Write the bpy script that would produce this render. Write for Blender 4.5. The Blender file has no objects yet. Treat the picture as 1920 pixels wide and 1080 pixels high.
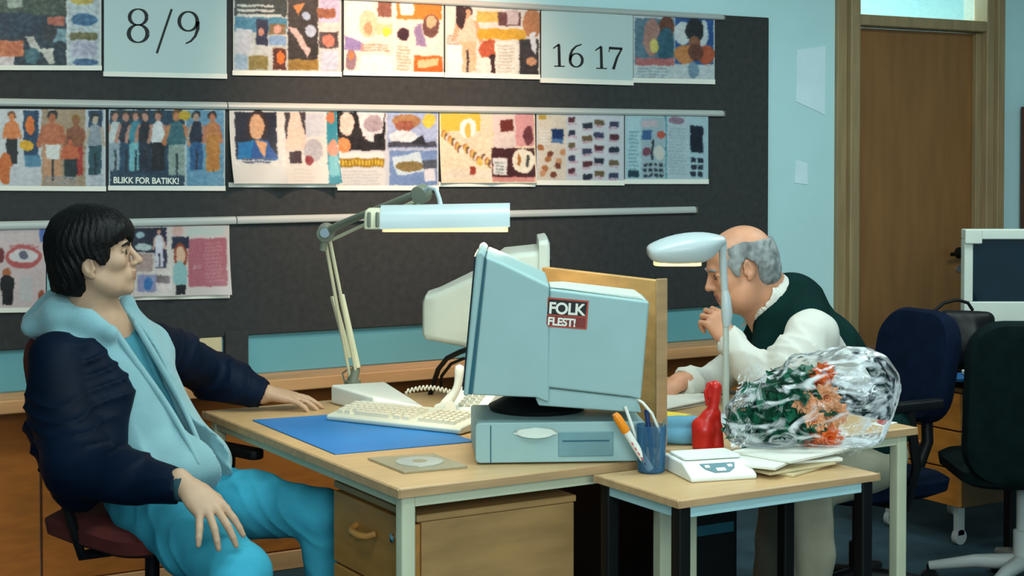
import bpy, bmesh, math, random
import numpy as np
from mathutils import Vector, Matrix, Euler

random.seed(7)
RNG = np.random.RandomState(7)
SC = bpy.context.scene
COL = SC.collection
PI = math.pi

# ---------------------------------------------------------------- camera
TH = math.radians(30.8)      # heading, clockwise from +Y
PT = math.radians(1.5)       # pitch down
FPX = 3000.0
CYP = 285 + FPX * math.tan(PT)
CAMH = 1.48
camd = bpy.data.cameras.new('camera'); cam = bpy.data.objects.new('camera', camd)
COL.objects.link(cam)
cam.location = (0, 0, CAMH)
cam.rotation_euler = (PI / 2 - PT, 0, -TH)
camd.sensor_width = 36.0
camd.lens = FPX * 36.0 / 1920.0
camd.shift_y = (CYP - 540) / 1920.0
camd.clip_start = 0.05; camd.clip_end = 60
camd.dof.use_dof = False
SC.camera = cam

# ---------------------------------------------------------------- colour management, world
SC.view_settings.view_transform = 'Standard'
SC.view_settings.look = 'None'
SC.view_settings.exposure = 0.0
SC.view_settings.gamma = 1.0
SC.view_settings.use_curve_mapping = False
world = bpy.data.worlds.new('world'); SC.world = world; world.use_nodes = True
bg = world.node_tree.nodes['Background']
bg.inputs[0].default_value = (0.50, 0.86, 1.0, 1)
bg.inputs[1].default_value = 0.42

# ---------------------------------------------------------------- lights of the room, plus an added fill
def area(name, loc, size, energy, color, target=None):
    l = bpy.data.lights.new(name, 'AREA'); l.shape = 'RECTANGLE'; l.size = size[0]; l.size_y = size[1]
    l.energy = energy; l.color = color
    o = bpy.data.objects.new(name, l); COL.objects.link(o); o.location = loc
    if target is not None:
        o.rotation_euler = (Vector(target) - Vector(loc)).to_track_quat('-Z', 'Y').to_euler()
    return o
COOL = (0.82, 1.0, 0.99)
area('ceiling_light', (2.2, 3.3, 2.66), (1.3, 0.35), 29, COOL)
area('ceiling_light', (4.4, 3.4, 2.66), (1.3, 0.35), 30, COOL)
area('ceiling_light', (0.6, 2.6, 2.66), (1.3, 0.35), 18, COOL)
area('ceiling_light', (2.6, 1.2, 2.66), (1.3, 0.35), 26, COOL)
def spot(name, loc, target, energy, color, size, blend, radius=0.05):
    l = bpy.data.lights.new(name, 'SPOT'); l.energy = energy; l.color = color
    l.spot_size = math.radians(size); l.spot_blend = blend; l.shadow_soft_size = radius
    o = bpy.data.objects.new(name, l); COL.objects.link(o); o.location = loc
    o.rotation_euler = (Vector(target) - Vector(loc)).to_track_quat('-Z', 'Y').to_euler()
    return o
area('front_fill', (0.2, -1.2, 2.1), (2.6, 1.5), 125, (0.86, 1.0, 0.99), (2.6, 3.8, 0.8))  # added fill from behind the viewer for camera-facing sides; no window there
spot('board_spotlight', (2.5, 4.0, 2.6), (2.66, 5.28, 1.68), 190, (1.0, 0.58, 0.37), 60, 1.0)
spot('board_spotlight', (0.9, 4.5, 2.6), (0.8, 5.28, 1.5), 22, (1.0, 0.78, 0.52), 90, 1.0)

# ---------------------------------------------------------------- photograph <-> place
_R = np.array([math.cos(TH), -math.sin(TH), 0.0]); _H = np.array([math.sin(TH), math.cos(TH), 0.0])
_Z = np.array([0, 0, 1.0]); _F = _H * math.cos(PT) - _Z * math.sin(PT); _U = _Z * math.cos(PT) + _H * math.sin(PT)
def ray(px, py): return _F + _R * (px - 960) / FPX + _U * (CYP - py) / FPX
def W(px, py, d):                     # world point at horizontal distance d ahead of the viewer
    r = ray(px, py); return np.array([0, 0, CAMH]) + r * d / float(r @ _H)
def on(px, py, ax, v):                # world point on the plane coordinate[ax] = v
    o = np.array([0, 0, CAMH]); r = ray(px, py); return o + r * (v - o[ax]) / r[ax]
def L(px, py, d):                     # same point, axes: right of view, ahead, up
    p = W(px, py, d); return np.array([p @ _R, p @ _H, p[2]])
def fromL(r, f): return _R * r + _H * f

# ---------------------------------------------------------------- materials
def lin(c):
    out = []
    for v in c[:3]:
        v = v / 255.0
        out.append(v / 12.92 if v <= 0.04045 else ((v + 0.055) / 1.055) ** 2.4)
    return tuple(out) + (1.0,)
_mats = {}
def mat(name, rgb, rough=0.6, metal=0.0, var=0.12, scale=8.0, bump=0.0, bscale=60.0, stretch=(1, 1, 1), coat=0.0,
        emit=None, estr=0.0, trans=0.0, spec=0.5, sheen=0.0, ior=1.45, alpha=1.0):
    if name in _mats: return _mats[name]
    m = bpy.data.materials.new(name); m.use_nodes = True; _mats[name] = m
    nt = m.node_tree; N = nt.nodes; P = N['Principled BSDF']
    P.inputs['Roughness'].default_value = rough; P.inputs['Metallic'].default_value = metal
    P.inputs['Specular IOR Level'].default_value = spec
    P.inputs['Transmission Weight'].default_value = trans; P.inputs['IOR'].default_value = ior
    P.inputs['Coat Weight'].default_value = coat; P.inputs['Sheen Weight'].default_value = sheen
    P.inputs['Alpha'].default_value = alpha
    tc = N.new('ShaderNodeTexCoord'); mp = N.new('ShaderNodeMapping'); mp.inputs['Scale'].default_value = stretch
    nt.links.new(tc.outputs['Object'], mp.inputs['Vector'])
    no = N.new('ShaderNodeTexNoise'); no.inputs['Scale'].default_value = scale; no.inputs['Detail'].default_value = 5
    nt.links.new(mp.outputs[0], no.inputs['Vector'])
    rp = N.new('ShaderNodeValToRGB'); c = lin(rgb)
    rp.color_ramp.elements[0].position = 0.3; rp.color_ramp.elements[1].position = 0.7
    rp.color_ramp.elements[0].color = tuple(x * (1 - var) for x in c[:3]) + (1,)
    rp.color_ramp.elements[1].color = tuple(min(1, x * (1 + var)) for x in c[:3]) + (1,)
    nt.links.new(no.outputs[0], rp.inputs[0]); nt.links.new(rp.outputs[0], P.inputs['Base Color'])
    if emit is not None:
        P.inputs['Emission Color'].default_value = lin(emit); P.inputs['Emission Strength'].default_value = estr
    if bump > 0:
        n2 = N.new('ShaderNodeTexNoise'); n2.inputs['Scale'].default_value = bscale; n2.inputs['Detail'].default_value = 3
        nt.links.new(mp.outputs[0], n2.inputs['Vector'])
        b = N.new('ShaderNodeBump'); b.inputs['Strength'].default_value = bump; b.inputs['Distance'].default_value = 0.004
        nt.links.new(n2.outputs[0], b.inputs['Height']); nt.links.new(b.outputs[0], P.inputs['Normal'])
    return m
def print_mat():
    m = bpy.data.materials.new('printed paper'); m.use_nodes = True; nt = m.node_tree; P = nt.nodes['Principled BSDF']
    a = nt.nodes.new('ShaderNodeAttribute'); a.attribute_name = 'ink'
    nt.links.new(a.outputs['Color'], P.inputs['Base Color']); P.inputs['Roughness'].default_value = 0.38
    return m
PRINT = print_mat()
def wood(name, rgb, sc=3.0, axis=(1, 12, 12), rough=0.5, var=0.16): return mat(name, rgb, rough=rough, var=var, scale=sc, stretch=axis, bump=0.08, bscale=20)
M = dict(
    floor=mat('carpet', (46, 74, 84), 0.95, var=0.35, scale=5, bump=0.6, bscale=400),
    wall=mat('painted wall', (192, 230, 232), 0.42, var=0.05, scale=2.0),
    wallstrip=mat('painted wall below board', (98, 160, 170), 0.6, var=0.05, scale=2.0),
    ceiling=mat('ceiling paint', (200, 212, 208), 0.9, var=0.03),
    board=mat('board cloth', (58, 60, 60), 0.95, var=0.14, scale=40, bump=0.25, bscale=300, spec=0.1),
    rail=mat('rail enamel', (172, 178, 174), 0.35, var=0.06, scale=4),
    panelwood=wood('orange wood', (182, 104, 38), axis=(3, 3, 12)),
    sill=wood('sill wood', (214, 156, 104), axis=(1, 8, 8)),
    desktop=wood('desk laminate', (200, 164, 116), sc=2.5, axis=(2, 14, 14), rough=0.38, var=0.08),
    deskedge=wood('desk wood edge', (172, 138, 98), sc=3, axis=(2, 12, 12), rough=0.45),
    frame=mat('desk frame enamel', (200, 202, 172), 0.5, var=0.05),
    apronsteel=mat('pale steel apron', (168, 206, 208), 0.45, var=0.05),  # pale blue-white steel of the side table's apron
    black=mat('black plastic', (12, 14, 16), 0.5, var=0.2, spec=0.25),
    blackmetal=mat('black steel', (10, 11, 11), 0.5, var=0.2, spec=0.25),
    door=wood('door veneer', (136, 94, 52), sc=2.2, axis=(9, 9, 1.2), rough=0.42, var=0.12),
    doorframe=wood('door frame wood', (150, 128, 92), sc=3, axis=(9, 9, 1.2)),
    drawer=wood('drawer front wood', (170, 118, 56), sc=3, axis=(10, 2, 10)),
    drawerside=wood('drawer side wood', (162, 124, 76), sc=3, axis=(2, 2, 8)),
    crt=mat('grey blue plastic', (146, 178, 178), 0.55, var=0.04, bump=0.05, bscale=500),
    crtlight=mat('off white plastic', (200, 208, 196), 0.5, var=0.04),
    gap=mat('teal shadow gap', (20, 84, 100), 0.6),
    key=mat('key plastic', (208, 206, 190), 0.5, var=0.05),
    lampgreen=mat('olive grey enamel', (112, 118, 102), 0.4, var=0.12),
    lampcream=mat('cream enamel', (206, 204, 172), 0.4, var=0.06),
    lampwhite=mat('white enamel', (176, 190, 192), 0.3, var=0.03),
    navy=mat('navy nylon', (3, 17, 36), 0.6, var=0.3, scale=5, bump=0.25, bscale=25, spec=0.12),
    hoodie=mat('pale grey blue sweat cloth', (122, 164, 172), 0.9, var=0.10, scale=9, bump=0.3, bscale=250, sheen=0.3),
    tee=mat('teal cotton', (56, 122, 138), 0.9, var=0.12, scale=12, bump=0.15, bscale=200),
    jeans=mat('blue denim', (58, 150, 174), 0.85, spec=0.1, var=0.34, scale=4, bump=0.3, bscale=500),
    skin=mat('skin', (182, 148, 120), 0.5, var=0.08, scale=20),
    skin2=mat('ruddy skin', (198, 142, 110), 0.5, var=0.14, scale=18),
    lips=mat('lips', (160, 122, 100), 0.45),
    hairblack=mat('black hair', (9, 8, 8), 0.5, spec=0.25, var=0.4, scale=60, stretch=(1, 1, 0.2), bump=0.6, bscale=120),
    hairgrey=mat('grey hair', (128, 134, 134), 0.7, var=0.5, scale=30, stretch=(1, 1, 0.4), bump=0.6, bscale=140),
    vest=mat('dark green knit', (10, 38, 36), 0.95, var=0.2, scale=10, bump=0.35, bscale=300, spec=0.08),
    shirt=mat('white shirt cotton', (206, 206, 196), 0.8, var=0.04, scale=10, bump=0.2, bscale=40),
    pants=mat('beige trousers', (150, 146, 124), 0.85, var=0.12, scale=8, bump=0.2, bscale=200),
    redcloth=mat('dark red cloth', (84, 24, 18), 0.9, var=0.2, bump=0.3, bscale=300),
    navycloth=mat('navy chair cloth', (8, 20, 40), 0.9, spec=0.1, var=0.25, scale=20, bump=0.3, bscale=300),
    greencloth=mat('dark green chair cloth', (10, 24, 24), 0.9, spec=0.1, var=0.25, scale=20, bump=0.3, bscale=300),
    mat=mat('blue desk mat', (26, 118, 190), 0.45, var=0.05, scale=5),
    paper=mat('white paper', (226, 226, 214), 0.8, var=0.04),
    manila=mat('buff paper', (206, 190, 150), 0.8, var=0.06),
    yellow=mat('yellow note', (226, 200, 66), 0.8, var=0.05),
    red=mat('red plastic', (196, 34, 24), 0.35, var=0.12),
    orange=mat('orange cap', (240, 140, 24), 0.35, var=0.05),
    blue=mat('blue plastic', (34, 96, 150), 0.4, var=0.08),
    denimroll=mat('pale blue cloth', (100, 158, 184), 0.8, var=0.12, bump=0.2, bscale=90),
    ink=mat('black ink', (16, 16, 18), 0.6, var=0.02),
    chrome=mat('chrome', (190, 196, 200), 0.2, metal=1.0, var=0.05),
    screen=mat('dark glass screen', (6, 26, 38), 0.12, var=0.1, coat=0.5),
    white=mat('white plastic', (228, 232, 224), 0.45, var=0.03),
    leaf=mat('dark green leaf', (12, 88, 62), 0.35, var=0.6, scale=30),
    blossom=mat('orange blossom', (224, 96, 24), 0.6, var=0.4, scale=30),
    blossom2=mat('peach blossom', (232, 160, 112), 0.6, var=0.2, scale=30),
    disc=mat('disc face', (206, 214, 206), 0.25, metal=0.3, var=0.1),
    tube=mat('glowing tube', (255, 240, 200), 0.5, emit=(255, 226, 160), estr=5.0),
    eyewhite=mat('eye white', (150, 138, 124), 0.3), iris=mat('iris', (40, 32, 26), 0.2),
)
def glassmat(name, rgb, trans=0.8, rough=0.1, gloss=0.25):
    m = bpy.data.materials.new(name); m.use_nodes = True; nt = m.node_tree; N = nt.nodes; N.clear()
    out = N.new('ShaderNodeOutputMaterial'); tr = N.new('ShaderNodeBsdfTransparent'); gl = N.new('ShaderNodeBsdfPrincipled')
    gl.inputs['Base Color'].default_value = lin(rgb); gl.inputs['Roughness'].default_value = rough
    tr.inputs[0].default_value = tuple(0.25 * a + 0.75 for a in lin(rgb)[:3]) + (1,)
    mx = N.new('ShaderNodeMixShader'); lw = N.new('ShaderNodeLayerWeight'); lw.inputs[0].default_value = gloss
    no = N.new('ShaderNodeTexNoise'); no.inputs['Scale'].default_value = 14
    ad = N.new('ShaderNodeMath'); ad.operation = 'ADD'; ad.use_clamp = True
    mr = N.new('ShaderNodeMapRange'); mr.inputs[3].default_value = 1 - trans - 0.08; mr.inputs[4].default_value = 1 - trans + 0.08
    nt.links.new(no.outputs[0], mr.inputs[0]); nt.links.new(mr.outputs[0], ad.inputs[0]); nt.links.new(lw.outputs['Fresnel'], ad.inputs[1])
    nt.links.new(ad.outputs[0], mx.inputs[0]); nt.links.new(tr.outputs[0], mx.inputs[1]); nt.links.new(gl.outputs[0], mx.inputs[2])
    nt.links.new(mx.outputs[0], out.inputs[0]); return m
M['cello'] = glassmat('clear cellophane', (236, 242, 244), 0.90, 0.06, 0.12)
_n = M['cello'].node_tree
for _x in _n.nodes:
    if _x.type == 'TEX_NOISE': _x.inputs['Scale'].default_value = 4.5; _x.inputs['Detail'].default_value = 4; _x.inputs['Distortion'].default_value = 2.0
    if _x.type == 'MAP_RANGE': _x.inputs[1].default_value = .47; _x.inputs[2].default_value = .68; _x.inputs[3].default_value = .0; _x.inputs[4].default_value = .72
    if _x.type == 'BSDF_TRANSPARENT': _x.inputs[0].default_value = (.97, .98, .99, 1)
M['clear'] = glassmat('clear tinted plastic', (90, 150, 190), 0.84, 0.1, 0.3)
M['pane'] = glassmat('transom glass', (214, 236, 236), 0.7, 0.2, 0.2)
M['case'] = glassmat('clear case plastic', (190, 180, 150), 0.5, 0.2, 0.2)

# ---------------------------------------------------------------- object helpers
def link_mesh(name, me, material, parent=None):
    o = bpy.data.objects.new(name, me); COL.objects.link(o)
    if material is not None:
        for mm in (material if isinstance(material, (list, tuple)) else [material]): me.materials.append(mm)
    if parent is not None: o.parent = parent
    return o
def tag(o, label=None, cat=None, group=None, kind=None):
    if label: o['label'] = label
    if cat: o['category'] = cat
    if group: o['group'] = group
    if kind: o['kind'] = kind
    return o
def thing(name, label, cat, loc=(0, 0, 0), rotz=0.0, group=None):
    o = bpy.data.objects.new(name, None); COL.objects.link(o); o.empty_display_size = 0.05
    o.location = tuple(float(v) for v in loc); o.rotation_euler = (0, 0, rotz)
    return tag(o, label, cat, group)

class MB:
    def __init__(s): s.v = []; s.f = []
    def add(s, vs, fs):
        b = len(s.v); s.v += [tuple(float(c) for c in v) for v in vs]; s.f += [tuple(b + i for i in f) for f in fs]; return s
    def box(s, lo, hi, rot=None, piv=None):
        x0, y0, z0 = lo; x1, y1, z1 = hi
        vs = [(x0, y0, z0), (x1, y0, z0), (x1, y1, z0), (x0, y1, z0), (x0, y0, z1), (x1, y0, z1), (x1, y1, z1), (x0, y1, z1)]
        if rot is not None:
            p = Vector(piv if piv is not None else ((x0 + x1) / 2, (y0 + y1) / 2, (z0 + z1) / 2)); m = Euler(rot).to_matrix()
            vs = [tuple(m @ (Vector(v) - p) + p) for v in vs]
        return s.add(vs, [(0, 3, 2, 1), (4, 5, 6, 7), (0, 1, 5, 4), (1, 2, 6, 5), (2, 3, 7, 6), (3, 0, 4, 7)])
    def tube(s, pts, rad, n=12, cap=True):
        pts = [Vector([float(c) for c in p]) for p in pts]; k = len(pts)
        rads = rad if isinstance(rad, (list, tuple)) else [rad] * k
        b = len(s.v); prev = None
        for i, p in enumerate(pts):
            d = (pts[min(i + 1, k - 1)] - pts[max(i - 1, 0)]).normalized()
            if prev is None:
                u = d.cross(Vector((0, 0, 1)));
                if u.length < 0.1: u = d.cross(Vector((1, 0, 0)))
            else: u = prev - d * prev.dot(d)
            u.normalize(); prev = u; w = d.cross(u)
            for j in range(n):
                a = 2 * PI * j / n; q = p + (u * math.cos(a) + w * math.sin(a)) * rads[i]; s.v.append(tuple(q))
        for i in range(k - 1):
            for j in range(n):
                a = b + i * n + j; c = b + i * n + (j + 1) % n; s.f.append((a, c, c + n, a + n))
        if cap:
            s.f.append(tuple(b + j for j in range(n))[::-1]); s.f.append(tuple(b + (k - 1) * n + j for j in range(n)))
        return s
    def prism(s, poly, h0, h1, axis=2):      # polygon in the two other axes
        n = len(poly); vs = []
        for h in (h0, h1):
            for a, c in poly:
                vs.append({0: (h, a, c), 1: (a, h, c), 2: (a, c, h)}[axis])
        fs = [tuple(range(n))[::-1], tuple(range(n, 2 * n))] + [(i, (i + 1) % n, n + (i + 1) % n, n + i) for i in range(n)]
        return s.add(vs, fs)
    def lathe(s, prof, c=(0, 0, 0), n=24, axis=2):
        b = len(s.v)
        for r, h in prof:
            for j in range(n):
                a = 2 * PI * j / n; x, y = r * math.cos(a), r * math.sin(a)
                v = {2: (x, y, h), 1: (x, h, y), 0: (h, x, y)}[axis]
                s.v.append((v[0] + c[0], v[1] + c[1], v[2] + c[2]))
        k = len(prof)
        for i in range(k - 1):
            for j in range(n):
                a = b + i * n + j; d = b + i * n + (j + 1) % n; s.f.append((a, d, d + n, a + n))
        s.f.append(tuple(b + j for j in range(n))[::-1]); s.f.append(tuple(b + (k - 1) * n + j for j in range(n)))
        return s
    def loft(s, rings, cap=True):
        n = len(rings[0]); b = len(s.v)
        for r in rings: s.v += [tuple(float(c) for c in v) for v in r]
        for i in range(len(rings) - 1):
            for j in range(n):
                a = b + i * n + j; c = b + i * n + (j + 1) % n; s.f.append((a, c, c + n, a + n))
        if cap:
            s.f.append(tuple(b + j for j in range(n))[::-1]); s.f.append(tuple(b + (len(rings) - 1) * n + j for j in range(n)))
        return s
    def build(s, name, material, parent=None, bevel=0.0, smooth=False, seg=2, sub=0, solid=0.0):
        me = bpy.data.meshes.new(name); me.from_pydata(s.v, [], s.f); me.update()
        bm = bmesh.new(); bm.from_mesh(me); bmesh.ops.recalc_face_normals(bm, faces=bm.faces); bm.to_mesh(me); bm.free()
        o = link_mesh(name, me, material, parent)
        if solid: md = o.modifiers.new('t', 'SOLIDIFY'); md.thickness = solid
        if bevel > 0:
            md = o.modifiers.new('b', 'BEVEL'); md.width = bevel; md.segments = seg; md.limit_method = 'ANGLE'; md.angle_limit = math.radians(40)
        if sub: md = o.modifiers.new('s', 'SUBSURF'); md.levels = sub; md.render_levels = sub
        if smooth or bevel > 0:
            me.polygons.foreach_set('use_smooth', [True] * len(me.polygons))
            if not sub and not smooth:
                md = o.modifiers.new('n', 'WEIGHTED_NORMAL')
            elif not sub:
                try: me.set_sharp_from_angle(angle=math.radians(42))
                except Exception: pass
        return o
def box(name, lo, hi, material, parent=None, bevel=0.0, rot=None, piv=None):
    return MB().box(lo, hi, rot, piv).build(name, material, parent, bevel)
def rrect(w, h, r, n=5, cx=0.0, cy=0.0):
    out = []
    for (sx, sy, a0) in ((1, 1, 0), (-1, 1, 90), (-1, -1, 180), (1, -1, 270)):
        for i in range(n + 1):
            a = math.radians(a0 + 90 * i / n)
            out.append((cx + sx * (w / 2 - r) + r * math.cos(a), cy + sy * (h / 2 - r) + r * math.sin(a)))
    return out
def text_part(name, body, size, mtx, material, parent, bold=0.0, depth=0.0006, spacing=1.0, xscale=1.0):
    cu = bpy.data.curves.new(name, 'FONT'); cu.body = body; cu.size = size; cu.offset = bold; cu.extrude = depth; cu.space_character = spacing
    cu.align_x = 'LEFT'; t = bpy.data.objects.new(name + '_tmp', cu); COL.objects.link(t)
    bpy.context.view_layer.update()
    me = bpy.data.meshes.new_from_object(t.evaluated_get(bpy.context.evaluated_depsgraph_get()))
    bpy.data.objects.remove(t)
    me.transform(Matrix.Diagonal((xscale, 1, 1, 1))); me.transform(mtx); me.materials.clear()
    return link_mesh(name, me, material, parent)
def basis(o, x, y, z=None):
    x = Vector([float(c) for c in x]).normalized(); y = Vector([float(c) for c in y]); y = (y - x * y.dot(x)).normalized(); z = x.cross(y)
    m = Matrix(((x[0], y[0], z[0], o[0]), (x[1], y[1], z[1], o[1]), (x[2], y[2], z[2], o[2]), (0, 0, 0, 1))); return m

# ---------------------------------------------------------------- soft bodies: distance field turned into one surface
class Field:
    def __init__(s, lo, hi, h, fine=()):
        s.ax = []
        for a in range(3):
            bands = [(f[1], f[2], f[3]) for f in fine if f[0] == a]
            t = lo[a]; L_ = []
            while t < hi[a]:
                L_.append(t); st = h
                for (p, q, hh) in bands:
                    if p <= t <= q: st = min(st, hh)
                t += st
            s.ax.append(np.array(L_, dtype=np.float32))
        s.D = np.full([len(a) for a in s.ax], 9.0, dtype=np.float32)
    def sl(s, lo, hi):
        r = []
        for a in range(3):
            i = max(0, int(np.searchsorted(s.ax[a], lo[a])) - 1); j = min(len(s.ax[a]), int(np.searchsorted(s.ax[a], hi[a])) + 1)
            if j <= i: return None
            r.append(slice(i, j))
        return tuple(r)
    def _apply(s, sl, d, k, op):
        c = s.D[sl]
        if op == 'sub':
            if k > 0:
                h = np.clip(0.5 - 0.5 * (c + d) / k, 0, 1); s.D[sl] = c + (-d - c) * h + k * h * (1 - h)
            else: s.D[sl] = np.maximum(c, -d)
        else:
            if k > 0:
                h = np.maximum(k - np.abs(c - d), 0) / k; s.D[sl] = np.minimum(c, d) - h * h * k * 0.25
            else: s.D[sl] = np.minimum(c, d)
    def cap(s, a, b, ra, rb=None, k=0.02, op='add'):
        a = np.asarray(a, float); b = np.asarray(b, float); rb = ra if rb is None else rb; m = max(ra, rb) + k + 0.02
        sl = s.sl(np.minimum(a, b) - m, np.maximum(a, b) + m)
        if sl is None: return s
        X = s.ax[0][sl[0]][:, None, None] - np.float32(a[0]); Y = s.ax[1][sl[1]][None, :, None] - np.float32(a[1]); Z = s.ax[2][sl[2]][None, None, :] - np.float32(a[2])
        ba = b - a; q = float(ba @ ba) + 1e-9
        h = np.clip((X * ba[0] + Y * ba[1] + Z * ba[2]) / q, 0, 1).astype(np.float32)
        d = np.sqrt((X - h * ba[0]) ** 2 + (Y - h * ba[1]) ** 2 + (Z - h * ba[2]) ** 2) - (ra + (rb - ra) * h)
        s._apply(sl, d.astype(np.float32), k, op); return s
    def chain(s, pts, rads, k=0.02):
        for i in range(len(pts) - 1): s.cap(pts[i], pts[i + 1], rads[i], rads[i + 1], k)
        return s
    def ell(s, c, r, rot=None, k=0.02, op='add'):
        c = np.asarray(c, float); r = np.asarray(r, float); m = float(r.max()) + k + 0.02
        sl = s.sl(c - m, c + m)
        if sl is None: return s
        X = s.ax[0][sl[0]][:, None, None] - np.float32(c[0]); Y = s.ax[1][sl[1]][None, :, None] - np.float32(c[1]); Z = s.ax[2][sl[2]][None, None, :] - np.float32(c[2])
        if rot is None: rot = np.eye(3)
        u = X * rot[0, 0] + Y * rot[1, 0] + Z * rot[2, 0]; v = X * rot[0, 1] + Y * rot[1, 1] + Z * rot[2, 1]; w = X * rot[0, 2] + Y * rot[1, 2] + Z * rot[2, 2]
        k0 = np.sqrt((u / r[0]) ** 2 + (v / r[1]) ** 2 + (w / r[2]) ** 2); k1 = np.sqrt((u / r[0] ** 2) ** 2 + (v / r[1] ** 2) ** 2 + (w / r[2] ** 2) ** 2) + 1e-6
        s._apply(sl, (k0 * (k0 - 1) / k1).astype(np.float32), k, op); return s
    def carve(s, fn):                   # fn(X,Y,Z) < 0 is cut away
        X = s.ax[0][:, None, None]; Y = s.ax[1][None, :, None]; Z = s.ax[2][None, None, :]
        s.D = np.maximum(s.D, -fn(X, Y, Z)).astype(np.float32); return s
    def rough(s, fn):
        X = s.ax[0][:, None, None]; Y = s.ax[1][None, :, None]; Z = s.ax[2][None, None, :]
        s.D = s.D + fn(X, Y, Z).astype(np.float32); return s
    def at(s, p):
        i = [min(len(s.ax[a]) - 1, max(0, int(np.searchsorted(s.ax[a], p[a])))) for a in range(3)]
        return float(s.D[i[0], i[1], i[2]])
    def hit(s, px, py, d0, d1, origin, lift=0.0):   # first surface along the line of sight, in field coordinates
        d = d0
        while d < d1:
            p = L(px, py, d) - origin
            if s.at(p) < 0: return L(px, py, d - lift) - origin
            d += 0.004
        return L(px, py, d1) - origin
    def surface(s):
        D = s.D; nx, ny, nz = D.shape; S = D < 0
        cnt = np.zeros((nx - 1, ny - 1, nz - 1), np.int8)
        for i in (0, 1):
            for j in (0, 1):
                for k in (0, 1): cnt += S[i:nx - 1 + i, j:ny - 1 + j, k:nz - 1 + k]
        act = (cnt > 0) & (cnt < 8); I, J, K = np.nonzero(act); n = len(I)
        idm = np.full(act.shape, -1, np.int32); idm[I, J, K] = np.arange(n)
        acc = np.zeros((n, 3)); num = np.zeros(n); ax = s.ax
        corners = [(i, j, k) for i in (0, 1) for j in (0, 1) for k in (0, 1)]
        for a in corners:
            for d in range(3):
                if a[d] == 1: continue
                b = list(a); b[d] = 1
                da = D[I + a[0], J + a[1], K + a[2]]; db = D[I + b[0], J + b[1], K + b[2]]
                m = (da < 0) != (db < 0); t = np.where(m, da / np.where(da - db == 0, 1, da - db), 0)
                pa = np.stack([ax[0][I + a[0]], ax[1][J + a[1]], ax[2][K + a[2]]], 1); pb = np.stack([ax[0][I + b[0]], ax[1][J + b[1]], ax[2][K + b[2]]], 1)
                acc[m] += (pa + (pb - pa) * t[:, None])[m]; num[m] += 1
        V = acc / num[:, None]; F = []
        for d in range(3):
            o = [slice(None)] * 3; p = [slice(None)] * 3; o[d] = slice(0, -1); p[d] = slice(1, None)
            A = S[tuple(o)]; B = S[tuple(p)]; x, y, z = np.nonzero(A != B)
            e, g = [(1, 2), (2, 0), (0, 1)][d]; P = np.stack([x, y, z], 1)
            ok = (P[:, e] > 0) & (P[:, g] > 0) & (P[:, e] < D.shape[e] - 1) & (P[:, g] < D.shape[g] - 1); P = P[ok]
            ins = A[P[:, 0], P[:, 1], P[:, 2]]
            def vid(de, dg):
                Q = P.copy(); Q[:, e] += de; Q[:, g] += dg; return idm[Q[:, 0], Q[:, 1], Q[:, 2]]
            q = np.stack([vid(-1, -1), vid(0, -1), vid(0, 0), vid(-1, 0)], 1); q[~ins] = q[~ins][:, ::-1]; F.append(q)
        return V, np.concatenate(F)
    def build(s, name, material, parent, pick=None, smooth_it=0):
        V, F = s.surface()
        me = bpy.data.meshes.new(name); me.vertices.add(len(V)); me.vertices.foreach_set('co', V.astype(np.float32).ravel())
        me.loops.add(F.size); me.loops.foreach_set('vertex_index', F.astype(np.int32).ravel())
        me.polygons.add(len(F)); me.polygons.foreach_set('loop_start', (np.arange(len(F)) * 4).astype(np.int32))
        me.update(calc_edges=True)
        me.polygons.foreach_set('use_smooth', np.ones(len(F), bool))
        o = link_mesh(name, me, material, parent)
        if pick is not None:
            c = V[F].mean(1); me.polygons.foreach_set('material_index', pick(c).astype(np.int32))
        if smooth_it:
            md = o.modifiers.new('soft', 'SMOOTH'); md.iterations = smooth_it; md.factor = 0.5
        me.validate(); return o
def wob(X, Y, Z, f, amp, ph=0.0):
    a = np.sin(X * f + 1.7 * np.sin(Y * f * .6 + ph) + ph); b = np.sin(Y * f * 1.1 + 1.5 * np.sin(Z * f * .7 + ph * 2)); c = np.sin(Z * f * .9 + 1.6 * np.sin(X * f * .8 + ph * 3))
    return amp * (a * b + b * c + c * a) / 2.0
# ================================================================ the room
YB = 5.28                                     # back wall face
def struct(name, lo, hi, material, parent=None, bevel=0.0):
    o = box(name, lo, hi, material, parent, bevel)
    if parent is None: o['kind'] = 'structure'
    return o
struct('floor', (-3.5, -1.5, -0.1), (9.0, 7.6, 0.0), M['floor'])
struct('ceiling', (-3.5, -1.5, 2.72), (9.0, 7.6, 2.82), M['ceiling'])
DX0, DX1 = 4.90, 5.69                         # door opening
mb = MB()
mb.box((-3.5, YB, 0), (DX0 - 0.10, YB + 0.12, 2.72)).box((DX1 + 0.10, YB, 0), (9.0, YB + 0.12, 2.72)).box((DX0 - 0.10, YB, 2.55), (DX1 + 0.10, YB + 0.12, 2.72))
wb = mb.build('wall_back', M['wall']); wb['kind'] = 'structure'
struct('wall_left', (-3.5, 0.6, 0), (-3.4, YB, 2.72), M['wall'])
struct('wall_right', (8.4, -1.5, 0), (8.5, YB, 2.72), M['wall'])
# corridor seen through the glass over the door
struct('wall_corridor', (3.6, 6.9, 0), (7.4, 7.0, 2.72), M['wall'])
area('corridor_light', (5.3, 6.2, 2.66), (1.3, 0.3), 130, COOL)
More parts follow.
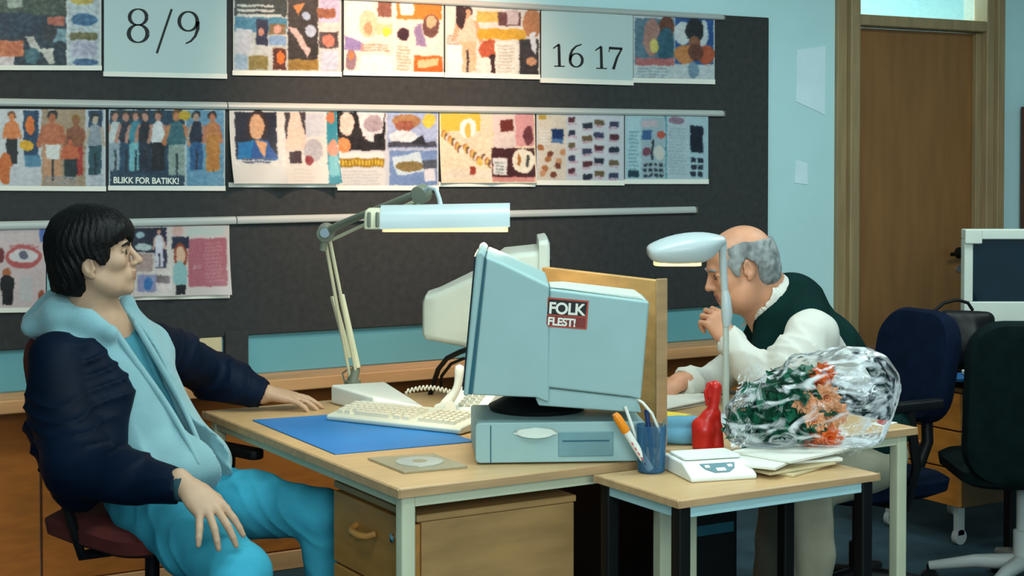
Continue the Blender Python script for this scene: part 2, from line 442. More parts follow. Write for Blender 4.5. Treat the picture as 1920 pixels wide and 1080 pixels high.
# door and its frame
fr = MB(); D0 = YB - 0.03; D1 = YB + 0.13
def jamb(x0, x1, y0, y1, z1=2.55): fr.box((x0, y0, 0), (x1, y1, z1))
door = thing('door_1', None, None, (DX0, YB, 0)); door['kind'] = 'structure'
def lo_(p): return tuple(a - b for a, b in zip(p, (DX0, YB, 0)))
def dbox(name, lo, hi, m, parent=None, bevel=0.0): return box(name, lo_(lo), lo_(hi), m, parent or door, bevel)
dbox('door_panel', (DX0, YB + 0.035, 0.01), (DX1, YB + 0.075, 2.03), M['door'])
dbox('door_jamb', (DX0 - 0.115, YB - 0.02, 0), (DX0 - 0.06, YB + 0.12, 2.55), M['doorframe'], bevel=0.004)
dbox('door_jamb', (DX0 - 0.06, YB - 0.045, 0), (DX0 - 0.004, YB + 0.12, 2.55), M['doorframe'], bevel=0.006)
dbox('door_jamb', (DX1 + 0.004, YB - 0.03, 0), (DX1 + 0.055, YB + 0.12, 2.55), M['doorframe'], bevel=0.006)
dbox('door_jamb', (DX1 + 0.055, YB - 0.05, 0), (DX1 + 0.10, YB + 0.12, 2.55), M['doorframe'], bevel=0.004)
dbox('door_stop', (DX1 - 0.03, YB + 0.005, 0), (DX1 + 0.004, YB + 0.034, 2.03), M['doorframe'], bevel=0.003)
dbox('transom_bar', (DX0 - 0.004, YB - 0.03, 2.035), (DX1 + 0.004, YB + 0.12, 2.085), M['doorframe'], bevel=0.008)
dbox('top_bar', (DX0 - 0.004, YB - 0.03, 2.50), (DX1 + 0.004, YB + 0.12, 2.55), M['doorframe'], bevel=0.004)
win = thing('window_1', None, None, (DX0, YB, 2.085)); win['kind'] = 'structure'
box('pane', (0, 0.05, 0), (DX1 - DX0, 0.056, 0.415), M['pane'], win)
hm = MB().lathe([(0.026, 0.0), (0.026, 0.008), (0.012, 0.012), (0.012, 0.035)], (0, 0, 0), 16, 1)
hp = on(1797, 474, 1, YB + 0.035) - np.array([DX0, YB, 0])
hmesh = MB().lathe([(0.026, 0.0), (0.026, -0.008), (0.011, -0.012), (0.011, -0.04)], tuple(hp), 16, 1).tube([hp + np.array([0, -0.04, 0]), hp + np.array([-0.09, -0.045, -0.002])], 0.009)
hmesh.build('door_handle', M['blackmetal'], door, smooth=True)
MB().lathe([(0.016, 0.0), (0.016, -0.006)], tuple(hp + np.array([0.0, 0, -0.075])), 14, 1).build('keyhole', M['chrome'], door)
# pale patches on the wall beside the door: window reflections painted as thin slabs
def wall_reflection(poly, label):
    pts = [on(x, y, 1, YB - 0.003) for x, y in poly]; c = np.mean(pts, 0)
    t = thing('painted_reflection', label, 'paper', c)
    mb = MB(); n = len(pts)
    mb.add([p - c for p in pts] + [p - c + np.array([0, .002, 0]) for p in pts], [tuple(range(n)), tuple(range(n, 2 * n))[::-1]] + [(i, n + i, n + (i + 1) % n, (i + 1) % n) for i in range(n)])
    mb.build('sheet', M['palereflect'], t)
M['palereflect'] = mat('pale painted reflection', (214, 240, 246), 0.6, var=0.04)  # even pale tone that stands in for reflected window light
wall_reflection([(1494, 94), (1548, 86), (1547, 216), (1532, 208), (1492, 190)], 'larger painted window reflection with slanted lower edge on the wall beside the door')
wall_reflection([(1492, 300), (1514, 306), (1515, 346), (1490, 343)], 'small painted window reflection on the wall between notice board and door')

# wall strip, sill, wooden panels and baseboard under the board
zs = 0.700
struct('trim_1', (-2.2, YB - 0.012, zs + 0.005), (4.42, YB, 0.86), M['wallstrip'])
sill = struct('trim_2', (-2.2, YB - 0.17, zs - 0.045), (4.75, YB - 0.001, zs), M['sill'], bevel=0.006)
for i in range(6):
    x0 = -1.9 + i * 1.08
    o = struct('wall_panel', (x0 + 0.004, YB - 0.03, 0.07), (x0 + 1.076, YB - 0.001, zs - 0.05), M['panelwood'], wb, bevel=0.003)
struct('baseboard_back', (-2.2, YB - 0.035, 0.0), (4.75, YB - 0.001, 0.066), M['sill'], bevel=0.004)
# dark upright that carries the board
px = on(441, 650, 1, YB - 0.02)[0]
up = struct('trim_3', (px - 0.042, YB - 0.04, zs), (px + 0.042, YB - 0.013, 0.86), M['board'], bevel=0.003)
up2 = struct('trim_4', (px - 0.13, YB - 0.026, zs), (px - 0.05, YB - 0.013, 0.86), M['manila'], bevel=0.002)

# ================================================================ notice board with rails
YS = YB - 0.03
bx1 = on(1441, 300, 1, YS)[0]
board = thing('notice_board', 'wide dark grey cloth notice board on the back wall carrying magazine sheets', 'notice board', (1.3, YS, 0.85))
zt = on(1441, 33, 1, YS)[2]; zb = on(1441, 568, 1, YS)[2]
box('board_surface', (-3.4, 0, zb - 0.85), (bx1 - 1.3, 0.029, zt - 0.85), M['board'], board, 0.004)
def rail(x0, x1, ytop, ybot, label, joint=None):      # y's are where the rail crosses its right end in the photograph
    a = on(x1, ytop, 1, YS - 0.012); b = on(x1, ybot, 1, YS - 0.012); xs = on(x0, ytop, 1, YS - 0.012)[0] if x0 > 5 else -1.6
    h = a[2] - b[2]; xe = a[0]
    t = thing('poster_rail', label, 'rail', (xs, YS, b[2]))
    cuts = [0.0] + [on(j, 200, 1, YS)[0] - xs for j in (joint or [])] + [xe - xs]
    for i in range(len(cuts) - 1):
        MB().prism([(-0.003, 0), (-0.014, 0.002), (-0.018, h * .35), (-0.015, h * .8), (-0.008, h), (-0.003, h)], cuts[i] + 0.002, cuts[i + 1] - 0.001, 0).build('rail_section', M['rail'], t, 0.0015)
    MB().box((xe - xs, -0.016, 0.002), (xe - xs + 0.006, -0.003, h - 0.002)).build('end_cap', M['lampgreen'], t)
    return b[2]
rail(0, 1357, 27, 38, 'topmost pale enamel poster rail along the upper edge of the board', [430])
rail(0, 1357, 207, 219, 'middle pale enamel poster rail below the number cards', [424])
rail(0, 1305, 387, 400, 'lowest pale enamel poster rail, mostly empty on its right', [440])

# ================================================================ printed sheets
class Art:                                   # small raster in photograph pixels, printed flat on paper
    def __init__(s, x0, y0, x1, y1, base, cell=1.8):
        s.x0, s.y0, s.x1, s.y1 = x0, y0, x1, y1
        s.nx = max(4, int((x1 - x0) / cell)); s.ny = max(4, int((y1 - y0) / cell))
        s.X = (x0 + (np.arange(s.nx) + .5) * (x1 - x0) / s.nx)[None, :]; s.Y = (y0 + (np.arange(s.ny) + .5) * (y1 - y0) / s.ny)[:, None]
        if cell < 5:
            X0 = s.X + 0 * s.Y; Y0 = s.Y + 0 * s.X
            s.X = X0 + .7 * np.sin(Y0 * .21 + X0 * .05) + .2 * np.sin(Y0 * .83 + X0 * .4) + RNG.randn(s.ny, s.nx) * .35; s.Y = Y0 + .7 * np.sin(X0 * .17 + 1) + .2 * np.sin(X0 * .71 + Y0 * .33) + RNG.randn(s.ny, s.nx) * .35
        s.A = np.empty((s.ny, s.nx, 3)); s.A[:] = base
    def m(s, k, c): s.A[k] = c; return s
    def r(s, x0, y0, x1, y1, c): return s.m((s.X >= x0) & (s.X < x1) & (s.Y >= y0) & (s.Y < y1), c)
    def e(s, cx, cy, rx, ry, c): return s.m(((s.X - cx) / rx) ** 2 + ((s.Y - cy) / ry) ** 2 < 1, c)
    def tri(s, a, b, d, c):
        def h(p, q): return (q[0] - p[0]) * (s.Y - p[1]) - (q[1] - p[1]) * (s.X - p[0])
        u, v, w = h(a, b), h(b, d), h(d, a)
        return s.m(((u >= 0) & (v >= 0) & (w >= 0)) | ((u <= 0) & (v <= 0) & (w <= 0)), c)
    def q(s, a, b, c2, d, c): return s.tri(a, b, c2, c).tri(a, c2, d, c)
    def lines(s, x0, y0, x1, y1, c, step=5.2):
        y = y0
        while y < y1 - 1:
            s.r(x0, y, x1 - RNG.rand() * (x1 - x0) * .2, y + step * .5, c); y += step
        return s
    def fig(s, x, y, h, skin=(206, 140, 100), top=(60, 70, 90), leg=(40, 50, 70), hair=(40, 30, 26), w=1.0):
        s.e(x, y + h * .36, h * .13 * w, h * .2, top).r(x - h * .10 * w, y + h * .5, x + h * .10 * w, y + h * .95, leg).r(x - h * .008, y + h * .62, x + h * .02, y + h * .95, (30, 34, 44))
        s.q((x - .12 * h * w, y + .22 * h), (x - .07 * h * w, y + .2 * h), (x - .13 * h * w, y + .52 * h), (x - .18 * h * w, y + .5 * h), skin).q((x + .12 * h * w, y + .22 * h), (x + .07 * h * w, y + .2 * h), (x + .13 * h * w, y + .52 * h), (x + .18 * h * w, y + .5 * h), skin)
        s.e(x, y + h * .07, h * .07, h * .08, hair).e(x, y + h * .10, h * .05, h * .065, skin); return s
    def noise(s, x0, y0, x1, y1, amt=26, f=0.22):
        k = (s.X >= x0) & (s.X < x1) & (s.Y >= y0) & (s.Y < y1)
        n = np.sin(s.X * f + 2 * np.sin(s.Y * f * .8)) * np.sin(s.Y * f * 1.3 + 2 * np.sin(s.X * f * .6))
        n = n * amt + RNG.randn(s.ny, s.nx) * amt * .12 + amt * .3 * np.sin(s.X * .9 + 3 * np.sin(s.Y * .5)) * np.sin(s.Y * 1.1)
        s.A += np.where(k, n, 0)[:, :, None]; s.A = np.clip(s.A, 4, 250); return s
    def page(s, x0, x1, root, off=0.006, curl=0.0, tone=1.0):
        if s.ny > 20 and not getattr(s, 'soft', 0):
            s.soft = 1; g = 1 + .06 * np.sin(s.X * .05 + s.Y * .03); A0 = s.A.copy()
            B = A0.copy(); B[1:-1] = (A0[:-2] + 2 * A0[1:-1] + A0[2:]) / 4; B[:, 1:-1] = (B[:, :-2] + 2 * B[:, 1:-1] + B[:, 2:]) / 4
            s.A = np.clip((.35 * A0 + .65 * B + RNG.randn(s.ny, s.nx, 1) * 5 * (A0.min(2, keepdims=True) < 200)) * .87, 3, 226)
        i0 = int(round((x0 - s.x0) / (s.x1 - s.x0) * s.nx)); i1 = int(round((x1 - s.x0) / (s.x1 - s.x0) * s.nx))
        nx, ny = i1 - i0, s.ny; o = np.array(root.location); vs = np.zeros((ny + 1, nx + 1, 3))
        for i in range(nx + 1):
            x = s.x0 + (i0 + i) * (s.x1 - s.x0) / s.nx; t = i / nx
            for j in range(ny + 1):
                y = s.y0 + j * (s.y1 - s.y0) / ny; v = j / ny
                p = on(x, y + s.sk(x), 1, YS - off); p[1] -= curl * (v ** 2) * (0.35 + abs(2 * t - 1) ** 2) + 0.0015 * math.sin(t * PI) ; vs[j, i] = p - o
        n = (nx + 1) * (ny + 1); V = vs.reshape(-1, 3); back = V + np.array([0, .0012, 0])
        f = np.array([[(j * (nx + 1) + i, (j + 1) * (nx + 1) + i, (j + 1) * (nx + 1) + i + 1, j * (nx + 1) + i + 1) for i in range(nx)] for j in range(ny)]).reshape(-1, 4)
        ring = [i for i in range(nx + 1)] + [j * (nx + 1) + nx for j in range(1, ny + 1)] + [ny * (nx + 1) + i for i in range(nx - 1, -1, -1)] + [j * (nx + 1) for j in range(ny - 1, 0, -1)]
        side = [(ring[a], ring[(a + 1) % len(ring)], n + ring[(a + 1) % len(ring)], n + ring[a]) for a in range(len(ring))]
        corners = [n, n + nx, n + ny * (nx + 1) + nx, n + ny * (nx + 1)]
        me = bpy.data.meshes.new('page'); me.from_pydata([tuple(v) for v in V] + [tuple(v) for v in back], [], [tuple(map(int, q)) for q in f] + side + ([tuple(n + r for r in ring)] if curl == 0 else [tuple(int(n + w) for w in q)[::-1] for q in f]))
        ca = me.color_attributes.new('ink', 'FLOAT_COLOR', 'CORNER')
        c = s.A[:, i0:i1].reshape(-1, 3) / 255.0 * tone; c = np.where(c <= 0.04045, c / 12.92, ((c + 0.055) / 1.055) ** 2.4)
        nf = nx * ny; buf = np.full((len(me.loops), 4), 0.75); buf[:nf * 4, :3] = np.repeat(c, 4, 0); buf[:, 3] = 1
        ca.data.foreach_set('color', buf.ravel()); me.update()
        return link_mesh('page', me, PRINT, root)
    sk = staticmethod(lambda x: 0.0)
def sheet(name, label, group, art, cuts, slope, curl=0.0, cat='magazine spread', off=0.006, border=True):
    art.sk = lambda x: slope * (x - art.x0)
    c = on((art.x0 + art.x1) / 2, art.y1 + art.sk((art.x0 + art.x1) / 2), 1, YS)
    t = thing(name, label, cat, c)
    if group: t['group'] = group
    cuts = [art.x0] + cuts + [art.x1]
    for a, b in zip(cuts[:-1], cuts[1:]): art.page(a, b, t, off, curl)
    if border:                                   # pale lower strip that clamps the sheet
        w = 9.0; mb = MB(); P = []
        for x in (art.x0 - 1, art.x1 + 1):
            for y in (art.y1 - 2, art.y1 + w - 2): P.append(on(x, y + art.sk(x), 1, YS - off - 0.002) - c)
        a, b, d, e = P; k = np.array([0, off, 0])
        mb.add([a, b, e, d, a + k, b + k, e + k, d + k], [(0, 1, 2, 3), (7, 6, 5, 4), (0, 4, 5, 1), (1, 5, 6, 2), (2, 6, 7, 3), (3, 7, 4, 0)])
        mb.build('bottom_strip', M['paper'], t)
    return t
PAPER = (222, 226, 220)
G1 = 'magazine sheets under the topmost rail'; G2 = 'magazine sheets under the middle rail'; G3 = 'magazine sheets under the lowest rail'
# --- upper row
a = Art(-60, -34, 190, 124, PAPER); a.r(-60, -34, 124, 124, (34, 48, 60)).r(-60, -34, 124, 28, (66, 78, 62)).r(14, -10, 42, 14, (168, 180, 164)).r(88, 30, 122, 48, (190, 104, 80)).e(30, 45, 60, 22, (24, 44, 66))
a.r(-20, 76, 44, 106, (214, 120, 76)).q((46, 68), (62, 66), (78, 96), (66, 100), (206, 200, 190)).e(60, 104, 14, 16, (66, 108, 118)).q((74, 92), (100, 88), (102, 118), (92, 120), (220, 216, 204)).r(-20, 106, 26, 124, (224, 206, 206)).r(100, 54, 124, 78, (120, 156, 166)).e(94, 60, 12, 16, (40, 34, 36))
a.r(128, -34, 186, 124, (196, 206, 210)).e(158, 36, 24, 12, (60, 112, 156)).r(132, 60, 182, 74, (110, 104, 56)).r(134, 76, 182, 106, (190, 188, 208)).e(160, 116, 24, 7, (60, 96, 140)).e(154, -2, 22, 10, (206, 178, 70)).noise(-60, -34, 186, 122)
sheet('magazine_spread', 'top row spread at the far left, dark blue and orange photo collage', G1, a, [126], 0.004)
a = Art(437, -12, 640, 134, (206, 210, 204)); a.r(440, -12, 538, 30, (44, 60, 58)).lines(444, 8, 530, 32, (220, 222, 216), 9).r(440, 32, 538, 60, (70, 140, 170)).r(442, 54, 472, 100, (214, 216, 224)).r(480, 36, 502, 84, (22, 32, 68)).e(489, 60, 6, 8, (220, 150, 130)).r(504, 44, 536, 64, (140, 110, 72)).e(520, 55, 8, 8, (222, 170, 150)).r(504, 66, 536, 84, (130, 166, 206)).r(466, 104, 502, 130, (146, 128, 62)).r(512, 90, 536, 130, (92, 36, 20)).e(526, 108, 8, 12, (236, 126, 46)).r(440, 102, 464, 130, (160, 186, 206))
a.r(540, -12, 596, 130, (40, 34, 30)).r(540, 110, 596, 130, (150, 116, 40)).q((540, 48), (556, 52), (582, 92), (576, 106), (214, 186, 180)).e(582, 56, 10, 12, (182, 196, 220)).e(574, 28, 8, 8, (176, 196, 224)).tri((548, 10), (560, 28), (570, 4), (220, 140, 70)).r(598, -12, 638, 40, (196, 190, 222)).r(594, 14, 628, 32, (150, 90, 60)).r(598, 58, 634, 88, (76, 60, 62)).e(616, 74, 12, 12, (206, 130, 108)).r(602, 92, 634, 130, (200, 208, 228)).noise(440, -12, 636, 132, 14)
sheet('magazine_spread', 'top row spread right of the 8/9 card, with curved pale shape on black', G1, a, [539], 0.012)
a = Art(645, -8, 832, 134, (232, 226, 216)); a.e(676, 38, 30, 44, (246, 242, 232)).e(690, 44, 17, 26, (240, 206, 172)).e(690, 52, 8, 12, (226, 150, 110)).q((646, 66), (680, 80), (682, 96), (646, 92), (146, 130, 186)).e(658, 112, 10, 20, (150, 120, 130)).e(658, 104, 5, 8, (230, 130, 70)).lines(676, 82, 736, 98, (222, 160, 130), 5).r(676, 102, 736, 132, (248, 246, 240)).r(708, -2, 734, 30, (140, 88, 70)).e(724, 58, 9, 9, (238, 206, 70)).r(704, 44, 736, 64, (226, 206, 160)).e(724, 57, 7, 7, (244, 222, 60))
a.r(738, -8, 742, 134, (246, 240, 230)).r(744, 2, 828, 34, (232, 130, 40)).r(750, -2, 776, 26, (244, 240, 236)).e(808, 46, 16, 22, (110, 70, 60)).e(808, 38, 10, 12, (214, 180, 140)).e(756, 62, 11, 12, (60, 26, 36)).q((776, 50), (788, 40), (800, 84), (780, 84), (150, 128, 168)).lines(744, 84, 770, 132, (232, 180, 150), 6).r(776, 102, 830, 134, (222, 104, 26)).q((782, 110), (824, 106), (820, 120), (784, 126), (236, 200, 150)).noise(646, -8, 830, 134, 8)
sheet('magazine_spread', 'top row spread with a white hooded figure and an orange box', G1, a, [741], 0.018)
a = Art(835, 2, 1012, 138, (234, 228, 218)); a.fig(876, 12, 128, (228, 168, 128), (236, 206, 180), (236, 190, 150), (60, 36, 30), 1.3).e(864, 28, 9, 26, (60, 30, 26)).r(838, 84, 866, 138, (232, 236, 244)).lines(838, 66, 862, 84, (226, 170, 150), 5).r(894, 20, 972, 40, (226, 190, 90)).r(896, 52, 986, 72, (226, 172, 40)).e(918, 92, 20, 20, (196, 90, 50)).e(926, 118, 16, 18, (60, 28, 22)).e(910, 122, 12, 18, (246, 240, 228)).r(928, 76, 970, 138, (244, 240, 226)).lines(932, 82, 966, 134, (210, 204, 190), 6).r(934, 20, 976, 46, (108, 60, 56)).r(950, 16, 972, 44, (210, 190, 190)).r(974, 70, 1010, 138, (56, 44, 40)).e(998, 40, 18, 28, (196, 128, 80)).q((992, 60), (1004, 56), (1006, 100), (996, 90), (232, 232, 236)).e(996, 112, 10, 8, (210, 150, 110)).noise(836, 2, 1010, 138, 10)
sheet('magazine_spread', 'top row spread left of the 16 17 card, with yellow band and dark suit', G1, a, [927], 0.022)
a = Art(1188, 28, 1340, 148, (206, 214, 216)); a.r(1190, 34, 1264, 122, (86, 122, 140)).e(1222, 70, 16, 36, (176, 128, 116)).e(1250, 50, 14, 22, (112, 60, 40)).e(1248, 84, 16, 34, (44, 92, 112)).e(1226, 86, 8, 14, (222, 206, 110)).r(1192, 108, 1264, 122, (188, 108, 108)).r(1192, 124, 1262, 146, (204, 216, 218)).lines(1194, 126, 1260, 146, (160, 176, 182), 6)
a.r(1266, 30, 1338, 120, (40, 84, 150)).e(1280, 60, 16, 22, (220, 226, 226)).e(1318, 60, 10, 26, (214, 222, 224)).e(1302, 54, 17, 22, (24, 26, 30)).tri((1288, 70), (1316, 70), (1302, 36), (24, 26, 30)).e(1302, 80, 12, 14, (146, 90, 62)).e(1284, 100, 20, 18, (206, 132, 74)).e(1324, 100, 16, 18, (190, 92, 60)).e(1304, 96, 14, 16, (110, 62, 44)).r(1268, 118, 1338, 146, (206, 216, 218)).e(1300, 130, 10, 16, (120, 150, 172)).noise(1190, 30, 1338, 146, 12)
sheet('magazine_spread', 'top row spread at the right end, blue sky and dark hooded figure', G1, a, [1265], 0.02)
# number cards
def card(x0, y0, x1, y1, slope, label):
    a = Art(x0, y0, x1, y1, (178, 198, 196), 12.0)
    return sheet('number_card', label, None, a, [], slope, 0.0, 'card', 0.008)
c1 = card(195, -20, 425, 136, 0.02, 'pale card printed with a large 8/9 in the top row')
c2 = card(1015, 20, 1187, 148, 0.03, 'pale card printed 16 17 near the right of the top row')
def ribbon(mb, pts, ws, root, off=0.0095):
    n = len(pts); vs = []
    for i, p in enumerate(pts):
        q0 = pts[max(i - 1, 0)]; q1 = pts[min(i + 1, n - 1)]; dx, dy = q1[0] - q0[0], q1[1] - q0[1]; l = math.hypot(dx, dy) or 1
        nx, ny = -dy / l * ws[i] / 2, dx / l * ws[i] / 2
        for sg in (1, -1): vs.append(on(p[0] + sg * nx, p[1] + sg * ny, 1, YS - off) - np.array(root.location))
    mb.add(vs, [(2 * i, 2 * i + 1, 2 * i + 3, 2 * i + 2) for i in range(n - 1)])
def arc(cx, cy, rx, ry, a0, a1, n=28): return [(cx + rx * math.cos(math.radians(a0 + (a1 - a0) * i / n)), cy + ry * math.sin(math.radians(a0 + (a1 - a0) * i / n))) for i in range(n + 1)]
def wv(a0, a1, thin, thick, n=28): return [thin + (thick - thin) * abs(math.cos(math.radians(a0 + (a1 - a0) * i / n))) ** 1.5 for i in range(n + 1)]
def glyph(root, fn): mb = MB(); fn(mb); mb.build('printed_number', M['ink'], root)
glyph(c1, lambda mb: (ribbon(mb, arc(259, 32, 16, 15, 0, 360), wv(0, 360, 2.5, 7), c1), ribbon(mb, arc(259, 63, 17.5, 16.5, 0, 360), wv(0, 360, 2.5, 8), c1)))
glyph(c1, lambda mb: ribbon(mb, [(322, 17), (308, 58), (294, 100)], [4.5, 4.5, 4.5], c1))
glyph(c1, lambda mb: (ribbon(mb, arc(353, 40, 17, 18, 0, 360), wv(0, 360, 3, 7), c1), ribbon(mb, [(371, 40), (371, 54), (366, 68), (358, 77), (348, 82)], [7, 6.5, 5, 4, 2.5], c1)))
def one(x, y, s, root):
    def f(mb): ribbon(mb, [(x, y), (x + 1, y + 40 * s)], [5.0 * s, 5.5 * s], root); ribbon(mb, [(x - 11 * s, y + 7 * s), (x - 4 * s, y + 2 * s), (x + 1, y - 1)], [2, 3, 4], root); ribbon(mb, [(x - 9 * s, y + 40 * s), (x + 11 * s, y + 40.5 * s)], [2.2, 2.2], root)
    glyph(root, f)
one(1048, 84, 1.0, c2); one(1127, 88, 1.0, c2)
glyph(c2, lambda mb: (ribbon(mb, arc(1080.5, 113, 11.5, 12.5, 0, 360), wv(0, 360, 2.5, 5.5), c2), ribbon(mb, [(1069, 113), (1069.5, 103), (1073, 94), (1080, 87), (1091, 83)], [5, 5, 4.5, 3.5, 2], c2)))
glyph(c2, lambda mb: (ribbon(mb, [(1142, 90), (1167, 91.5)], [5, 4.5], c2), ribbon(mb, [(1143, 88), (1142, 98)], [2, 1.5], c2), ribbon(mb, [(1166, 91), (1157, 108), (1150, 130)], [3, 4.5, 5.5], c2)))
# --- middle row
a = Art(-60, 204, 198, 350, (214, 216, 220)); a.fig(22, 208, 104, (226, 130, 66), (226, 130, 66), (30, 24, 28), (120, 70, 30)).e(10, 316, 14, 30, (214, 110, 40)).r(44, 206, 72, 290, (30, 62, 96)).e(56, 234, 9, 18, (236, 120, 40)).e(50, 272, 13, 10, (236, 176, 30)).r(18, 312, 76, 348, (208, 208, 214)).r(46, 290, 76, 312, (90, 140, 170)).r(78, 204, 160, 350, (176, 150, 120))
a.fig(98, 206, 138, (190, 106, 66), (196, 108, 66), (206, 150, 110), (30, 22, 20), 1.25).q((84, 270), (114, 270), (110, 298), (88, 296), (238, 236, 232)).fig(142, 214, 120, (150, 88, 56), (150, 88, 56), (176, 50, 40), (150, 110, 40), 1.1).fig(131, 256, 82, (206, 100, 56), (206, 100, 56), (24, 40, 44), (110, 60, 30), 1.3).r(160, 204, 196, 350, (200, 206, 212)).r(166, 206, 192, 260, (34, 60, 90)).fig(178, 212, 120, (196, 180, 160), (150, 160, 170), (40, 80, 90)).lines(84, 330, 150, 346, (150, 150, 156), 6).lines(170, 326, 194, 346, (180, 180, 188), 6).noise(-60, 204, 196, 348, 12)
sheet('magazine_spread', 'middle row spread at the far left with orange-tanned beach figures', G2, a, [77], 0.006)
a = Art(204, 205, 422, 350, (192, 208, 214)); a.r(206, 206, 346, 350, (34, 62, 84)).r(350, 206, 420, 350, (110, 160, 190))
for x, t, l in ((216, (210, 216, 216), (150, 170, 180)), (236, (34, 40, 56), (34, 70, 100)), (254, (60, 140, 160), (120, 190, 200)), (272, (26, 30, 40), (30, 40, 60)), (296, (236, 236, 238), (20, 20, 26))): a.fig(x, 208, 118, (196, 140, 120), t, l, (60, 46, 36))
a.fig(331, 206, 130, (206, 130, 86), (60, 110, 120), (150, 170, 160), (110, 70, 30), 1.2).e(346, 216, 12, 9, (206, 170, 40)).fig(368, 208, 116, (190, 160, 140), (24, 32, 56), (40, 90, 140)).fig(398, 208, 118, (190, 120, 90), (196, 128, 76), (206, 140, 56)).r(388, 252, 412, 316, (196, 132, 62)).r(206, 328, 346, 348, (40, 70, 90)).noise(206, 206, 420, 350, 14)
bk = sheet('magazine_spread', 'middle row spread of dark clothed figures headed by a white banner line', G2, a, [348], 0.004)
o_ = np.array(bk.location); p0 = on(212, 343, 1, YS - 0.0085) - o_; p1 = on(346, 345, 1, YS - 0.0085) - o_
text_part('banner_lettering', 'BLIKK FOR BATIKK!', 0.0285, basis(p0, p1 - p0, (0, 0, 1)), M['paper'], bk, 0.0008, 0.0003, 0.98, 0.93)
a = Art(430, 207, 632, 344, (232, 226, 216)); a.r(440, 210, 518, 300, (26, 26, 44)).e(482, 238, 20, 32, (52, 30, 26)).e(481, 238, 14, 24, (232, 178, 134)).q((444, 268), (474, 262), (516, 290), (444, 300), (24, 120, 180)).q((474, 262), (500, 262), (520, 300), (470, 300), (40, 90, 160)).tri((476, 262), (500, 268), (494, 298), (230, 170, 120)).lines(452, 296, 520, 304, (90, 100, 130), 6).r(534, 210, 572, 260, (60, 50, 52)).q((544, 210), (560, 210), (580, 280), (532, 282), (236, 210, 190)).r(572, 212, 608, 256, (206, 208, 216)).e(586, 282, 18, 22, (190, 186, 190)).e(578, 300, 8, 9, (150, 60, 60)).r(540, 284, 564, 306, (70, 50, 54)).lines(544, 316, 590, 340, (220, 214, 200), 7).r(612, 210, 632, 344, (40, 140, 160)).e(620, 220, 8, 12, (200, 120, 80)).e(622, 278, 10, 16, (226, 150, 120)).r(614, 292, 630, 330, (110, 190, 200)).noise(434, 210, 610, 312, 8)
sheet('magazine_spread', 'middle row spread curling at its lower edge, portrait in blue at left', G2, a, [531], 0.002, 0.035)
a = Art(634, 209, 822, 350, (214, 216, 222)); a.r(634, 210, 722, 282, (36, 28, 26)).e(650, 232, 14, 22, (240, 214, 196)).e(644, 272, 14, 14, (236, 150, 90)).q((668, 210), (722, 210), (716, 250), (680, 256), (232, 230, 232)).e(700, 232, 18, 16, (176, 160, 168)).tri((682, 258), (704, 246), (700, 268), (226, 226, 226)).r(634, 286, 720, 296, (236, 236, 230)).r(634, 297, 720, 313, (160, 120, 20)).r(634, 316, 722, 348, (228, 228, 224)).lines(640, 320, 716, 346, (206, 206, 204), 6)
a.r(726, 210, 820, 280, (170, 186, 222)).e(762, 228, 26, 14, (176, 128, 84)).e(758, 236, 18, 10, (160, 92, 70)).e(756, 258, 26, 14, (220, 230, 236)).e(804, 226, 12, 13, (232, 206, 80)).r(728, 266, 818, 276, (70, 70, 84)).tri((770, 270), (792, 252), (800, 272), (40, 36, 44)).r(730, 282, 820, 348, (120, 148, 196)).q((734, 296), (786, 284), (800, 320), (744, 330), (206, 226, 236)).e(768, 312, 26, 10, (136, 116, 66)).r(792, 300, 818, 316, (80, 84, 96)).r(796, 316, 816, 340, (228, 228, 236)).noise(634, 210, 820, 282, 14).noise(730, 284, 820, 348, 8)
for i in range(14): a.r(636 + i * 6, 300, 639 + i * 6, 310, (232, 200, 70))
sheet('magazine_spread', 'middle row spread with yellow headline and blue landscape, behind the left lamp', G2, a, [724], 0.0)
a = Art(824, 211, 1003, 343, (238, 222, 190)); a.r(826, 212, 900, 246, (230, 196, 70)).e(877, 240, 16, 18, (252, 250, 244)).e(877, 244, 6, 14, (230, 190, 80))
for i in range(34): x = 832 + (i * 37) % 108; y = 250 + (i * 23) % 66; a.e(x, y, 5, 8, ((196, 130, 84), (240, 228, 206), (120, 80, 60), (230, 196, 90))[i % 4])
a.r(924, 214, 966, 282, (232, 214, 206)).r(938, 224, 962, 246, (110, 36, 24)).r(966, 212, 1001, 274, (226, 160, 160)).e(990, 254, 9, 18, (110, 50, 56)).r(920, 278, 1001, 332, (70, 24, 26)).e(980, 302, 21, 23, (246, 238, 214)).e(972, 300, 3, 12, (180, 110, 40)).e(988, 302, 3, 12, (60, 60, 56)).r(922, 296, 950, 328, (232, 230, 226)).lines(926, 304, 946, 326, (150, 160, 160), 6).r(832, 318, 920, 336, (236, 222, 200)).r(880, 312, 890, 328, (160, 60, 40)).r(920, 332, 1001, 341, (220, 150, 140)).noise(826, 250, 1000, 336, 10)
sheet('magazine_spread', 'middle row spread in cream and yellow crowded with little people', G2, a, [920], 0.0, 0.012)
a = Art(1006, 213, 1170, 340, (214, 218, 224)); a.r(1008, 214, 1062, 338, (226, 214, 196)).r(1010, 214, 1024, 224, (190, 160, 70)).r(1034, 242, 1056, 260, (22, 46, 100)).r(1034, 260, 1056, 268, (80, 120, 170)).lines(1012, 244, 1030, 270, (236, 236, 232), 6)
for i in range(9): a.e(1014 + (i * 17) % 44, 276 + (i * 13) % 56, 6, 6, ((176, 110, 60), (120, 60, 40), (206, 150, 110))[i % 3])
